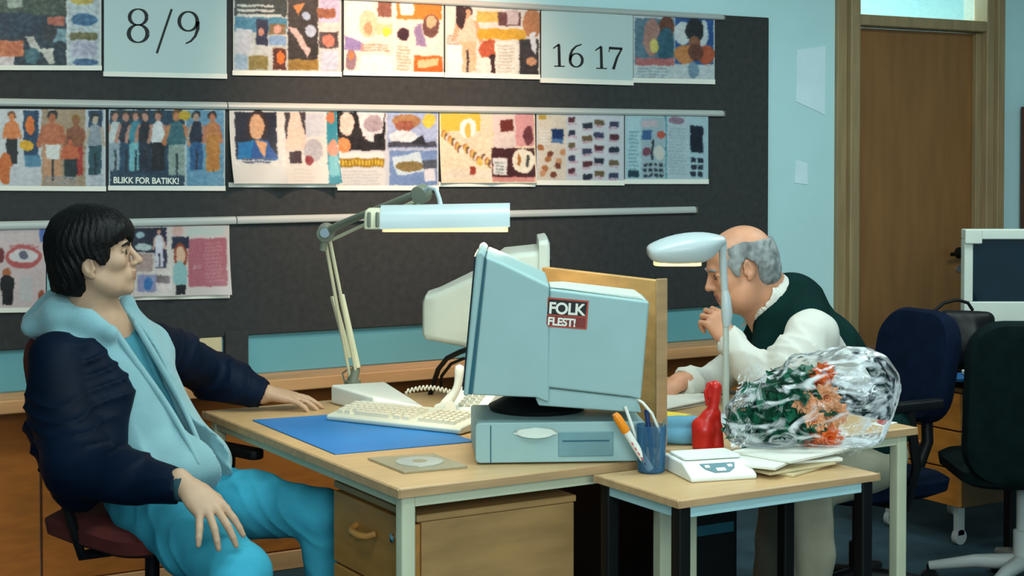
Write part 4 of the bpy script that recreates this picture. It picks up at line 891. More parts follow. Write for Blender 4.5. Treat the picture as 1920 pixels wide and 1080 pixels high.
# ================================================================ small things on the desks
q4 = [(689, 862), (757, 889), (877, 878), (812, 854)]
t = slab('disc_case', 'clear square disc case near the left desk corner', 'disc case', q4, DZ, 0.006, M['case'], 'case')
MB().lathe([(0.058, 0.0063), (0.058, 0.0075), (0.0, 0.0078)], (0.005, 0, 0), 36).build('disc', M['disc'], t); MB().lathe([(0.018, 0.0079), (0.018, 0.0084), (0.0, 0.0085)], (0.005, 0, 0), 24).build('disc_hub', M['case'], t)
# pen cup
cb = onz(1221, 885, TZ); t = thing('pen_cup', 'clear bluish pen cup at the left corner of the side table', 'pen cup', tuple(cb))
R0 = 0.033; prof = [(0.001, 0.0005), (R0 - .004, 0.0005), (R0, 0.004), (R0 + .004, 0.115), (R0 + .001, 0.115), (R0 - .003, 0.006), (0.001, 0.005)]
MB().lathe(prof, (0, 0, 0), 28).build('cup', M['clear'], t, smooth=True)
def stick(name, label, cat, a, b, r, m, cap_m=None, capn='cap', extra=None, f0=3.66):
    A, B = W(*a), W(*b); t = thing(name, label, cat, tuple(A)); A0 = A; d = B - A
    s = 0.68 if cap_m else 1.0
    MB().tube([A - A0, d * s], r, 14).build('barrel', m, t, smooth=True)
    if cap_m: MB().tube([d * s, d * (s + .02), d * .94, d], [r * 1.15, r * 1.2, r * 1.1, r * .75], 14).build(capn, cap_m, t, smooth=True)
    if extra: extra(t, d)
    return t
f3 = float(cb @ _H)
def pr(t, d):
    u = Vector(d).normalized(); s = u.cross(Vector(_H)).normalized(); s = Vector(-_H)
    m_ = basis(Vector(d) * .06 + s * .0108, Vector(d), u.cross(s) * -1); text_part('barrel_print', 'xxxxxxxx', 0.010, m_, mat('pink print', (206, 70, 90), 0.5), t)
def pr2(t, d):
    s = Vector([float(c) for c in -_H]); dd = Vector([float(c) for c in d]); n = dd.cross(s).normalized()
    for i in range(5):
        a0, a1 = .10 + i * .09, .15 + i * .09; mb = MB()
        for w_ in (-.0025,): mb.tube([dd * a0 + s * .0098 + n * w_, dd * a1 + s * .0098 + n * w_], 0.0016, 6)
        mb.build('printed_mark', mat('pink print', (206, 70, 90), 0.5), t)
stick('marker_pen', 'thick white marker with an orange cap leaning out of the pen cup', 'marker', (1219, 880, f3 - .012), (1153, 776, f3 - .03), 0.0095, M['white'], M['orange'], 'cap', pr2)
stick('pen', 'white pen leaning left behind the orange-capped marker', 'pen', (1215, 882, f3 + .005), (1172, 762, f3 + .01), 0.0042, M['white'])
stick('pen', 'dark blue pen standing upright in the pen cup', 'pen', (1226, 882, f3 + .01), (1212, 768, f3 + .02), 0.006, mat('navy pen plastic', (24, 50, 100), 0.3))
stick('pencil', 'grey pencil leaning right in the pen cup', 'pencil', (1222, 884, f3 + .0), (1247, 786, f3 + .01), 0.0035, M['lampgreen'])
# scale
s0 = onz(1258, 880, TZ); e1 = onz(1296, 906, TZ) ; e2 = onz(1420, 898, TZ)
cx_ = (onz(1258, 878, TZ) + e2) / 2; u = (e2 - e1); an = math.atan2(u[1], u[0]); wdt = float(np.linalg.norm(u))
t = thing('postal_scale', 'small white postal scale with grey display on the side table', 'scale', tuple(e1), an)
Ls_ = 0.17
MB().prism([(0, 0), (0.0, 0.012), (0.05, 0.035), (0.058, 0.038), (Ls_, 0.040), (Ls_, 0.0)], 0, wdt, 0).build('scale_body', M['white'], t, 0.005, seg=3)
MB().prism(rrect(wdt - .02, 0.10, .012, 4, wdt / 2, .115), 0.0402, 0.046, 2).build('weighing_plate', M['white'], t, 0.0015)
sl_ = math.atan2(.023, .05)
def slp(x, y, h=0.001): return (x, y, 0.0125 + y * .46 + h)
MB().loft([[slp(wdt / 2 + a, b, h) for a, b in [(-.045, .044), (.045, .044), (.038, .026), (.018, .012), (-.018, .012), (-.038, .026)]] for h in (.0008, .002)]).build('display_panel', mat('display grey', (106, 140, 148), 0.3), t)
MB().loft([[slp(wdt / 2 + a, b, h) for a, b in [(-.012, .024), (.012, .024), (.012, .014), (-.012, .014)]] for h in (.002, .0045)]).build('button', M['white'], t, 0.001)
for x in (-.03, .028): MB().loft([[slp(wdt / 2 + x + a, b, h) for a, b in [(-.006, .036), (.006, .036), (.006, .028), (-.006, .028)]] for h in (.002, .0035)]).build('button', M['paper'], t)
# red upright gadget
rb = onz(1327, 841); t = thing('tape_holder', 'upright glossy red plastic holder with rounded head and pinched waist', 'tape holder', tuple(rb), -TH); fr_ = float(rb @ _H); or_ = np.array([rb @ _R, fr_, DZ])
G = Field((-.07, -.06, -.01), (.07, .06, .2), .003)
def cr(px, py, dd=0.0): return L(px, py, fr_ + dd) - or_
G.chain([cr(1320, 838), cr(1320, 805), cr(1328, 780), cr(1338, 762), cr(1338, 745)], [.024, .026, .016, .012, .014], .008)
G.cap(cr(1341, 750), cr(1341, 726), .014, .017, .004).cap(cr(1328, 742), cr(1332, 724), .010, .012, .004).cap(cr(1346, 775), cr(1344, 836), .008, .012, .012).cap(cr(1304, 796), cr(1308, 838), .010, .014, .008).cap(cr(1312, 792), cr(1334, 778), .014, .012, .01).cap(cr(1350, 800, .0), cr(1352, 836, .0), .006, .008, .008)
G.cap(cr(1333, 715, -.01), cr(1330, 728, -.02), .004, .006, .01, 'sub')
G.carve(lambda X, Y, Z: Z - 0.001)
G.build('holder_body', M['red'], t)
MB().tube([cr(1326, 760, -.012), cr(1322, 735, -.02), cr(1331, 718, -.012)], .004, 8).build('ridge', M['red'], t, smooth=True)
# blue cloth roll
bb = onz(1275, 835); t = thing('cloth_roll', 'pale blue folded cloth lying behind the pen cup', 'cloth', tuple(bb + np.array([0, .02, 0])), -TH)
G = Field((-.09, -.07, -.005), (.09, .08, .1), .004); G.cap((-.045, 0, .022), (.05, .0, .022), .022, .024, .01).cap((-.045, .01, .052), (.048, .01, .050), .02, .022, .006).rough(lambda X, Y, Z: wob(X, Y, Z, 60, .003)); G.carve(lambda X, Y, Z: Z - .001); G.build('folded_cloth', M['denimroll'], t)

# papers on the right desk
def stack(name, label, cat, cx, cy, w, d, z, n, m, rot, group=None, th=0.004):
    t = thing(name, label, cat, (cx, cy, z), rot)
    for i in range(n):
        a = (RNG.rand() - .5) * .12; dx, dy = (RNG.rand(2) - .5) * .02
        MB().box((-w / 2 + dx, -d / 2 + dy, i * th + .0004), (w / 2 + dx, d / 2 + dy, (i + 1) * th - .0004), (0, 0, a)).build('sheet', m, t)
    return t
stack('paper_stack', 'thick stack of white papers on the right desk beyond the divider', 'papers', 2.86, 3.95, .30, .30, DZ, 4, M['paper'], .3)
t = stack('sticky_note', 'yellow sticky note block beside the divider edge', 'note block', 2.54, 3.44, .075, .075, DZ + 0.0, 8, M['yellow'], .35, th=0.0075)
stack('paper_stack', 'low stack of white papers just right of the divider', 'papers', 2.635, 3.52, .13, .2, DZ, 5, M['paper'], .2)
wp = onz(1285, 745); t = thing('document_tray', 'white document tray on the right desk behind the divider', 'tray', (2.83, 4.28, DZ), -.1)
MB().box((-.15, -.11, .001), (.15, .11, .006)).box((-.15, -.11, .006), (-.146, .11, .055)).box((.146, -.11, .006), (.15, .11, .055)).box((-.146, .106, .006), (.146, .11, .055)).build('tray', M['white'], t, .001)
for i in range(6): MB().box((-.135, -.10, .0065 + i * .006), (.135, .095, .0118 + i * .006), (0, 0, .02 * math.sin(i * 3))).build('sheet', M['paper'], t)
rx_ = onz(1685, 800); t = thing('paper_scrap', 'small red and white paper scrap on the right desk corner', 'paper', tuple(rx_ + np.array([-.01, .05, 0])), .4)
MB().prism([(-.045, -.02), (.04, -.025), (.045, .02), (-.03, .03)], .0005, .003).build('sheet', M['paper'], t); MB().prism([(-.03, -.012), (.02, -.016), (.0, .02)], .0035, .010).build('red_flap', M['red'], t)
# envelopes under the bouquet
for i, (cx_, cy_, w, d, a, m, lb_) in enumerate(((2.60, 3.05, .25, .20, .35, M['manila'], 'buff envelope lowest under the bouquet on the side table'), (2.565, 3.02, .23, .16, .1, M['manila'], 'buff envelope in the middle of the pile under the bouquet'),
        (2.60, 3.06, .26, .17, -.25, M['paper'], 'white envelope sticking out right from under the bouquet'), (2.52, 3.03, .22, .15, .5, M['paper'], 'white printed sheet pointing forward from under the bouquet'), (2.62, 3.04, .24, .18, .2, M['paper'], 'topmost white envelope directly under the bouquet'))):
    t = thing('envelope', lb_, 'envelope', (cx_, cy_, TZ + i * .0075), a)
    mb = MB(); mb.prism(rrect(w, d, .004, 2), .0005, .0072, 2); mb.build('envelope_body', m, t, .001)
    MB().prism([(-w / 2 + .004, d / 2 - .004), (w / 2 - .004, d / 2 - .004), (0, -d * .1)], .0073, .0082, 2).build('flap', m, t) if i != 3 else MB().prism(rrect(.05, .04, .004, 2, .02, -.03), .0073, .0080, 2).build('printed_patch', M['blossom'], t)
# ================================================================ bouquet in cellophane
BZ = TZ + .040
bc = W(1520, 790, 4.02); bc[2] = BZ; t = thing('bouquet', 'flower bouquet wrapped in crinkled clear cellophane on the side table', 'bouquet', tuple(bc), -TH)
ob_ = np.array([bc @ _R, bc @ _H, BZ])
def cb_(px, py, dd=0.0): return L(px, py, 4.02 + dd) - ob_
rs_ = np.random.RandomState(3)
def leafcluster(name, centers, n, size, m, flat_=0.5, stuff=True):
    mb = MB()
    for i in range(n):
        c_, r_ = centers[i % len(centers)]; p = 1.0 * c_ + (rs_.rand(3) - .5) * 2 * np.array([r_, r_ * .7, r_]) * .8
        d = rs_.randn(3); d /= np.linalg.norm(d); s = np.cross(d, rs_.randn(3)); s /= np.linalg.norm(s); u = np.cross(d, s); l_ = size * (.6 + .8 * rs_.rand()); w = l_ * flat_
        if p[2] < .03: p[2] = .03
        if p[2] + d[2] * l_ < .01 or p[2] + d[2] * l_ > cb_(1500, 688)[2]: d[2] *= -.5
        mb.add([p, p + d * l_ * .5 + s * w * .5 + u * w * .12, p + d * l_, p + d * l_ * .5 - s * w * .5 + u * w * .12, p + d * l_ * .5], [(0, 1, 4), (1, 2, 4), (2, 3, 4), (3, 0, 4)])
    o = mb.build(name, m, t);
    if stuff: o['kind'] = 'stuff'
    return o
leafcluster('foliage', [(cb_(1450, 745), .055), (cb_(1480, 715), .04), (cb_(1440, 790), .045), (cb_(1430, 830), .04), (cb_(1500, 800), .05), (cb_(1490, 835), .045), (cb_(1400, 820), .035), (cb_(1465, 770), .06), (cb_(1500, 712), .03)], 640, .055, M['leaf'], .5)
def blossom(px, py, dd, r, m, petals=18):
    c_ = cb_(px, py, dd); mb = MB()
    for lay in range(4):
        for i in range(petals // 2):
            a = 2 * PI * (i + lay * .5) / (petals // 2); el = 0.15 + lay * .38; rr = r * (1 - lay * .16)
            d = np.array([math.cos(a) * math.cos(el), -math.sin(el), math.sin(a) * math.cos(el)]); s = np.array([-math.sin(a), 0, math.cos(a)])
            p = c_; mb.add([p, p + d * rr * .6 + s * rr * .3, p + d * rr, p + d * rr * .6 - s * rr * .3, p + d * rr * .55 - np.array([0, .004, 0])], [(0, 1, 4), (1, 2, 4), (2, 3, 4), (3, 0, 4)])
    mb.build('blossom', m, t)
for x, y, dd, r, m in ((1530, 720, 0, .04, 'blossom'), (1545, 700, .02, .035, 'blossom'), (1510, 752, -.02, .04, 'blossom2'), (1548, 745, -.02, .042, 'blossom2'), (1565, 775, -.01, .04, 'blossom2'), (1525, 790, -.03, .036, 'blossom2'), (1520, 822, -.02, .036, 'blossom'), (1555, 822, -.02, .04, 'blossom'), (1538, 838, 0, .03, 'blossom'), (1500, 722, .01, .034, 'blossom2')):
    blossom(x, y, dd, r, M[m])
MB().tube([cb_(1330 + 60, 838, .02), cb_(1450, 815, .02), cb_(1500, 780, .02)], [.010, .014, .01], 10).build('stems', M['leaf'], t, smooth=True)
def wrapmesh(rings, seed, amp, sub):
    mb = MB(); mb.loft(rings); o = mb.build('cellophane_wrap', M['cello'], t); return o
rr_ = np.random.RandomState(11)
# outline of the wrap: ridge-and-valley crumple over an egg that flares at the right
bm = bmesh.new(); bmesh.ops.create_icosphere(bm, subdivisions=5, radius=1.0)
seeds = rr_.randn(90, 3); seeds /= np.linalg.norm(seeds, axis=1)[:, None]; offs = rr_.rand(90)
cen = cb_(1520, 765); 
outl = [(0, 156, 105), ]
def radius_at(ang):          # photograph outline as (angle deg, px radius) about (1520,765)
    T = [(-180, 160), (-165, 168), (-150, 160), (-135, 118), (-120, 84), (-100, 68), (-80, 75), (-60, 92), (-40, 128), (-25, 148), (0, 160), (20, 178), (35, 176), (55, 140), (75, 112), (90, 106), (105, 106), (125, 96), (150, 108), (165, 136), (180, 160)]
    for (a0, r0), (a1, r1) in zip(T[:-1], T[1:]):
        if a0 <= ang <= a1: u_ = (ang - a0) / (a1 - a0); return r0 + (r1 - r0) * u_
    return 150
for v in bm.verts:
    n = np.array(v.co); ang = math.degrees(math.atan2(n[2], n[0])); rxz = math.hypot(n[0], n[2])
    R_ = radius_at(ang) * 4.02 / 3000
    dots = seeds @ n; i = np.argsort(-dots)[:2]; crum = (dots[i[0]] - dots[i[1]]) * 0.30 + (offs[i[0]] - .5) * .05
    k_ = 1 - crum
    p = cen + np.array([n[0] * R_ * k_, n[1] * 0.125 * k_, n[2] * R_ * k_])
    if p[2] < 0.002: p[2] = 0.002 + abs(rr_.rand()) * .001
    v.co = Vector([float(c) for c in p])
me = bpy.data.meshes.new('cellophane_wrap'); bm.to_mesh(me); bm.free(); link_mesh('cellophane_wrap', me, M['cello'], t)
# bright folded flaps of the same film
for j, (pts, ) in enumerate((([(1560, 700), (1600, 690), (1650, 730), (1668, 790), (1620, 800), (1585, 760)],), ([(1575, 790), (1640, 800), (1650, 830), (1600, 855), (1560, 850)],), ([(1385, 700), (1420, 680), (1440, 700), (1410, 760), (1375, 770)],), ([(1368, 800), (1400, 780), (1420, 800), (1400, 845), (1370, 845)],))):
    mb = MB(); c0 = cb_(*np.mean(pts, 0), -.10); P = []
    for i, (x, y) in enumerate(pts): P.append(cb_(x, y, -.10 + .03 * math.sin(i * 2.3 + j)))
    vs = [c0 + np.array([0, -.02, 0])] + P; mb.add(vs, [(0, i + 1, (i + 1) % len(P) + 1) for i in range(len(P))]); mb.build('cellophane_fold', M['cello'], t)

# ================================================================ far right: screen, bag
D3 = 5.85; b3 = W(1900, 600, D3); o3 = L(1900, 600, D3); b3[2] = .70
t = thing('crt_monitor', 'white framed screen with dark glass at the right edge', 'monitor', tuple(b3), -TH)
def c3(px, py, dd=0.0): p = L(px, py, D3 + dd) - o3; p[2] += o3[2] - .70; return p
x0, z1 = c3(1809, 430)[0], c3(1809, 430)[2]; x1 = x0 + .50; z0 = c3(1809, 605)[2]; ix0 = c3(1829, 0)[0]; iz1 = c3(0, 449)[2]; iz0 = c3(0, 566)[2]; ix1 = x1 - (ix0 - x0)
fm = MB(); fm.box((x0, 0, iz1), (x1, .05, z1)).box((x0, 0, z0), (x1, .05, iz0)).box((x0, .003, iz0), (ix0, .05, iz1)).box((ix1, .003, iz0), (x1, .05, iz1)).build('front_bezel', M['crtlight'], t, .004)
box('screen_glass', (ix0, .014, iz0), (ix1, .04, iz1), M['screen'], t)
box('corner_block', (x0, -.008, iz1 - .016), (ix0 + .03, .012, z1), M['crtlight'], t, .004)
MB().loft([[(x0 + .01 + i, .05, z0 + .01 + j) for i, j in ((0, 0), (.48, 0), (.48, z1 - z0 - .02), (0, z1 - z0 - .02))], [(x0 + .10 + i, .36, z0 + .05 + j) for i, j in ((0, 0), (.30, 0), (.30, .22), (0, .22))]]).build('rear_shell', M['crtlight'], t, .006)
MB().lathe([(.12, .001), (.12, .02), (.06, .05), (.05, z0 + .01)], ((x0 + x1) / 2, .15, 0), 24).build('swivel_base', M['crtlight'], t, smooth=True)
b4 = W(1812, 690, 5.62); b4[2] = .70; o4 = np.array([b4 @ _R, b4 @ _H, .70]); t = thing('shoulder_bag', 'black bag with an arched handle before the right-hand screen', 'bag', tuple(b4), -TH)
def c4(px, py, dd=0.0): return L(px, py, 5.62 + dd) - o4
G = Field((-.2, -.12, -.01), (.2, .12, .3), .005); G.chain([c4(1782, 650), c4(1815, 650), c4(1850, 655)], [.07, .085, .06], .03).cap(c4(1775, 600), c4(1848, 600), .035, .03, .05).rough(lambda X, Y, Z: wob(X, Y, Z, 40, .004)); G.carve(lambda X, Y, Z: Z - .001); G.build('bag_body', M['black'], t)
MB().tube([c4(1752, 583), c4(1770, 568), c4(1795, 562), c4(1815, 568), c4(1824, 582)], .006, 8).build('handle', M['black'], t, smooth=True)
p = W(1815, 693, 5.42); t = thing('blue_folder', 'bright blue folder on the edge of the far-right desk', 'folder', (p[0], p[1], .70), -TH); MB().box((-.06, -.02, .001), (.05, .12, .014)).build('folder_cover', M['blue'], t, .002)
MB().box((.0, -.01, .0145), (.035, .08, .03)).build('white_tab', M['paper'], t, .003)
# dark box under the side table
pf = on(1365, 1045, 2, 0.28); t = thing('computer_tower', 'black computer tower standing on the floor under the right desk', 'computer', (2.80, 3.72, 0)); 
box('case', (0, 0, .012), (.19, .42, .44), M['black'], t, .006); box('front_panel', (.004, -.014, .02), (.186, -.001, .43), M['black'], t, .004); box('drive_slot', (.02, -.018, .36), (.17, -.013, .39), M['gap'], t)
for x in (.02, .16):
    for y in (.04, .36): box('foot', (x, y, 0), (x + .02, y + .02, .012), M['black'], t)

# ================================================================ chairs
def office_chair(label, base, rot, cloth, back_h=.48, back_w=.45, tilt=.2, seat_z=.46, back_z=.60, arm=True, metal=M['black'], r_base=.30, backz_off=0.0, armz=.22):
    t = thing('office_chair', label, 'chair', base, rot)          # local: +y is the way the sitter faces
    MB().loft([[(x, y, z) for x, y in rrect(w, d, .09, 6, 0, .02)] for w, d, z in ((.40, .38, seat_z - .07), (.47, .46, seat_z - .05), (.48, .47, seat_z - .015), (.44, .43, seat_z))]).build('seat', cloth, t, smooth=True)
    ct_, st_ = math.cos(tilt), math.sin(tilt); y0 = -.20
    def bp(x, u, n): return (x, y0 - u * st_ + n * ct_ - .25 * (0) + (x * x) * .5, back_z + u * ct_ + n * st_)
    MB().loft([[bp(a, b + back_h / 2, n) for a, b in rrect(back_w * s, back_h * s, .11 * s, 7)] for s, n in ((.86, -.055), (.97, -.045), (1.0, -.02), (1.0, .0), (.93, .018), (.7, .026))]).build('backrest', cloth, t, smooth=True)
    MB().tube([(0, -.08, seat_z - .08), (0, -.24, seat_z - .06), (0, -.30, seat_z + .06), bp(0, back_h * .35, -.065)], [.022, .022, .02, .02], 10).build('back_bracket', metal, t, smooth=True)
    if arm:
        for s in (-1, 1):
            ar = MB().prism([(.0, 0)] and [(s * .25 + a, b) for a, b in rrect(.05, .27, .022, 5, 0, .02)], seat_z + armz - .028, seat_z + armz, 2).build('armrest', M['black'], t, .006)
            MB().tube([(s * .25, .02, seat_z + armz - .025), (s * .262, .0, seat_z + .05), (s * .22, .0, seat_z - .085), (0, .0, seat_z - .095)], [.016, .016, .015, .018], 8).build('armrest_support', M['black'], ar, smooth=True)
    MB().lathe([(.03, .10), (.03, .22), (.02, .225), (.02, seat_z - .07), (.09, seat_z - .065), (.09, seat_z - .05)], (0, 0, 0), 18).build('column', metal, t, smooth=True)
    for i in range(5):
        a = 2 * PI * i / 5 + .3; d = np.array([math.cos(a), math.sin(a), 0])
        f_ = MB().tube([np.array([0, 0, .115]), d * .15 + np.array([0, 0, .105]), d * r_base + np.array([0, 0, .075])], [.03, .022, .015], 10).build('base_arm', metal, t, smooth=True)
        c_ = d * r_base; s_ = np.array([-d[1], d[0], 0])
        MB().tube([c_ - s_ * .022 + np.array([0, 0, .03]), c_ + s_ * .022 + np.array([0, 0, .03])], .03, 16).tube([c_ + np.array([0, 0, .055]), c_ + np.array([0, 0, .078])], .01, 8).build('caster', M['black'], t)
    return t
# ================================================================ people
def unit(v): v = np.array(v, float); return v / np.linalg.norm(v)
def head(G, c, Fd, Ud, s=1.0, neck=None, heavy=0.0, ez=0.0):
    Ld = np.cross(Ud, Fd); Rm = np.stack([Fd, Ld, Ud], 1)
    def q(x, y, z): return c + s * (Fd * x + Ld * y + Ud * z)
    def E(p, r, k=.02, op='add', rot=Rm): G.ell(q(*p), np.array(r) * s, rot, k * s, op)
    def C(a, b, ra, rb=None, k=.01, op='add'): G.cap(q(*a), q(*b), ra * s, None if rb is None else rb * s, k * s, op)
    E((-.018, 0, .032), (.096, .076, .088), .01)
    E((.030, 0, .036), (.060, .062, .062), .03)                 # forehead
    E((.030, 0, -.035), (.058 + heavy * .01, .058 + heavy * .008, .075), .03)
    E((.030, 0, -.078), (.050 + heavy * .014, .046 + heavy * .014, .034 + heavy * .006), .025)
    C((.0, .05, -.055), (.045, .034, -.088), .016, .014, .03); C((.0, -.05, -.055), (.045, -.034, -.088), .016, .014, .03)
    E((.074, 0, -.098), (.018, .020, .017), .02)                # chin
    C((.086, -.028, .022), (.086, .028, .022), .010, .010, .015) # brow ridge
    E((.064, .040, -.022), (.022, .018, .018), .02); E((.064, -.040, -.022), (.022, .018, .018), .02)
    for y in (-1, 1):
        E((.094, y * .031, .002), (.016, .016, .011), .010, 'sub')
        E((.077, y * .031, .001), (.0135, .0135, .0125), .004)
        C((.0885, y * .018, .0085), (.084, y * .047, .006), .0046, .004, .003)   # upper lid
        C((.087, y * .019, -.010), (.083, y * .044, -.008), .0025, .002, .003)
    C((.090, 0, .016), (.113, 0, -.024), .0065, .010, .008)     # nose
    E((.112, 0, -.028), (.013, .012, .0105), .006)
    for y in (-1, 1):
        E((.100, y * .012, -.033), (.011, .007, .008), .004); E((.106, y * .008, -.040), (.006, .004, .004), .002, 'sub')
    E((.082, 0, -.062), (.020, .028, .022), .015)
    C((.098, -.001, -.044), (.099, 0, -.056), .0045, .005, .006)
    C((.0975, 0, -.0585), (.089, .021, -.063), .0052, .003, .003); C((.0975, 0, -.0585), (.089, -.021, -.063), .0052, .003, .003)
    C((.0945, 0, -.0705), (.087, .018, -.067), .0062, .003, .003); C((.0945, 0, -.0705), (.087, -.018, -.067), .0062, .003, .003)
    C((.107, .012, -.0645), (.107, -.012, -.0645), .0055, .0055, .002, 'sub')
    for y in (-1, 1):                                            # ears
        er = np.stack([unit(Fd * .96 + Ld * y * .28), unit(Ld * .96 - Fd * y * .28), Ud], 1)
        G.ell(q(-.008, y * .078, -.004 + ez), np.array((.019, .008, .031)) * s, er, .006 * s)
        G.ell(q(-.002, y * .088, .0 + ez), np.array((.011, .008, .020)) * s, er, .004 * s, 'sub')
        G.ell(q(.008, y * .077, -.012 + ez), np.array((.006, .006, .008)) * s, er, .003 * s)
        G.ell(q(.0, y * .077, -.031 + ez), np.array((.009, .006, .009)) * s, er, .005 * s)
    if neck is not None:
        for (p, r) in neck: pass
    return q, Rm
def hand(G, wrist, fw, pn, curl, spread, thumb, s=1.0, k=.006, side=1, rw=.024):
    """wrist point, finger direction, back-of-hand normal; curl per finger (3 joints), spread per finger, thumb direction"""
    fw = unit(fw); pn = unit(pn - fw * (pn @ fw)); sd = np.cross(pn, fw) * side      # towards the thumb
    def q(x, y, z): return wrist + s * (fw * x + sd * y + pn * z)
    G.cap(q(-.03, 0, 0), q(.01, 0, 0), rw, rw * .95, .02)
    roots = [(.088, .030, .0), (.092, .010, .003), (.087, -.010, .002), (.078, -.029, -.002)]
    for (x, y, z) in roots: G.cap(q(.012, y * .45, 0), q(x - .004, y, z), .016 * s, .0105 * s, .012)
    G.ell(q(.045, 0, -.002), np.array((.046, .036, .015)) * s, np.stack([fw, sd, pn], 1), .012)
    G.ell(q(.035, .024, -.008), np.array((.032, .017, .014)) * s, np.stack([fw, sd, pn], 1), .012)
    lens = [(.040, .024, .019), (.045, .028, .020), (.041, .026, .019), (.032, .020, .017)]
    for i in range(4):
        p = q(*roots[i]); a = spread[i]; el = 0.0
        for j in range(3):
            el += curl[i][j]; d = (fw * math.cos(a) + sd * math.sin(a)) * math.cos(el) - pn * math.sin(el); e = p + d * lens[i][j] * s
            G.cap(p, e, (.0098, .0088, .0078)[j] * s, (.0088, .0078, .0062)[j] * s, .0022); p = e
    p = q(.022, .026, -.006); 
    for (d, l, r0, r1) in ((thumb[0], .042, .014, .0115), (thumb[1], .032, .011, .0095), (thumb[2], .026, .0095, .0075)):
        d = unit(fw * d[0] + sd * d[1] + pn * d[2]); e = p + d * l * s; G.cap(p, e, r0 * s, r1 * s, .004); p = e
    return q

# ---------------------------------------------------------------- the seated dark-haired man on the left
pel = L(302, 900, 4.34); O1 = np.array([pel[0], pel[1], 0.0])
man1 = thing('person', 'seated black-haired man in a pale hoodie with navy sleeves and blue jeans', 'person', tuple(fromL(pel[0], pel[1])), -TH)
def A(px, py, d): return L(px, py, d) - O1
yaw = math.radians(4); Fd = np.array([math.cos(yaw), math.sin(yaw), 0.0]); Ud = np.array([0, 0, 1.0])
Fd = unit(Fd + Ud * .13); Ud = unit(Ud - Fd * (Ud @ Fd))
hc = A(178, 480, 4.25)
neck0 = A(176, 532, 4.262); neck1 = A(186, 612, 4.29)
shN = A(104, 668, 4.17); elN = A(142, 872, 3.98); wrN = A(345, 915, 3.84)
shF = A(284, 650, 4.42); elF = A(392, 706, 4.74); wrF = A(490, 741, 4.685)
hipN = A(285, 945, 4.22); knN = A(452, 1082, 3.83); anN = A(455, 1400, 3.95)
hipF = A(372, 935, 4.40); knF = A(600, 962, 4.20); anF = A(640, 1300, 4.30)
pelv = A(302, 905, 4.34)
anN[2] = .09; anF[2] = .09
chF = unit(np.array([.73, -.62, .28])); chL = unit(np.cross(np.array([0, 0, 1.]), chF)); chU = np.cross(chF, chL); CR = np.stack([chF, chL, chU], 1)
chest = A(214, 712, 4.31); belly = A(268, 830, 4.33)
G = Field((-.62, -.78, 0.02), (.62, .52, 1.42), .0065, fine=((2, hc[2] - .14, hc[2] + .14, .003), (0, hc[0] - .11, hc[0] + .14, .0032), (1, hc[1] - .10, hc[1] + .10, .0036), (0, wrN[0] - .03, wrN[0] + .19, .0034), (1, wrN[1] - .10, wrN[1] + .08, .0036), (2, wrN[2] - .14, wrN[2] + .03, .0036)))
G.ell(chest, (.085, .125, .17), CR, .03).ell(belly, (.08, .115, .13), CR, .05).ell(pelv, (.09, .13, .09), CR, .05)
G.chain([neck1 + np.array([0, 0, -.05]), neck1, neck0], [.07, .060, .054], .03)
G.cap(neck1, shN, .05, .045, .04).cap(neck1, shF, .05, .045, .04)
G.chain([shN, elN, wrN], [.044, .036, .025], .02).chain([shF, elF, wrF], [.044, .036, .025], .02)
G.chain([hipN, knN, anN], [.07, .048, .034], .02).chain([hipF, knF, anF], [.07, .045, .034], .02)
qh, RH = head(G, hc, Fd, Ud, .985, ez=-.018)
G.cap(qh(-.045, 0, -.03), neck1, .050, .058, .03)
# near hand resting on the thigh, fingers pointing down the knee
fw = A(424, 985, 3.775) - A(352, 912, 3.835); pn = np.array([.32, -.62, .72])
q1 = hand(G, A(352, 912, 3.832), fw, pn, [(.20, .25, .15), (.22, .26, .16), (.24, .28, .18), (.22, .3, .18)], (-.10, -.30, -.46, -.72) if False else (.02, -.10, -.34, -.66), [(.7, .55, -.5), (.9, .2, -.4), (.95, .0, -.3)], 1.06, .006, -1 if False else 1)
# far hand flat on the desk corner
fwf = np.array([.97, .10, -.18]); 
hand(G, wrF + np.array([.01, 0, .008]), fwf, np.array([.12, -.1, 1.0]), [(.1, .25, .2), (.1, .25, .2), (.12, .28, .2), (.15, .3, .2)], (.12, .02, -.1, -.22), [(.8, .6, -.2), (.9, .3, -.2), (1, .1, -.2)], .98, .006, 1)
def pick1(c):
    r = (c - hc) @ RH / .985
    lips = (np.abs(r[:, 2] + .0645) < .012) & (r[:, 0] > .088) & (np.abs(r[:, 1]) < .022) & (r[:, 2] < -.052)
    return lips.astype(int)
G.build('body', [M['skin'], M['lips']], man1, pick1, 1)
def eyes(qf, man, s, hcl):
    for y in (-1, 1):
        e = MB(); 
        e.lathe([(.0001, -.0128 * s)] + [(.0128 * s * math.sin(PI * i / 10), -.0128 * s * math.cos(PI * i / 10)) for i in range(1, 10)] + [(.0001, .0128 * s)], tuple(qf(.0785, y * .031, .0015)), 16, 0)
        o = e.build('eye', M['eyewhite'], man, smooth=True)
        MB().ell if False else None
        i_ = MB(); c0 = qf(.0785 + .0118, y * .031, .0015); d = qf(1, 0, 0) - qf(0, 0, 0); d = unit(d)
        i_.tube([c0 - d * .003, c0 + d * .0012], .0078 * s, 14).build('iris', M['iris'], o)
eyes(qh, man1, .985, hc)
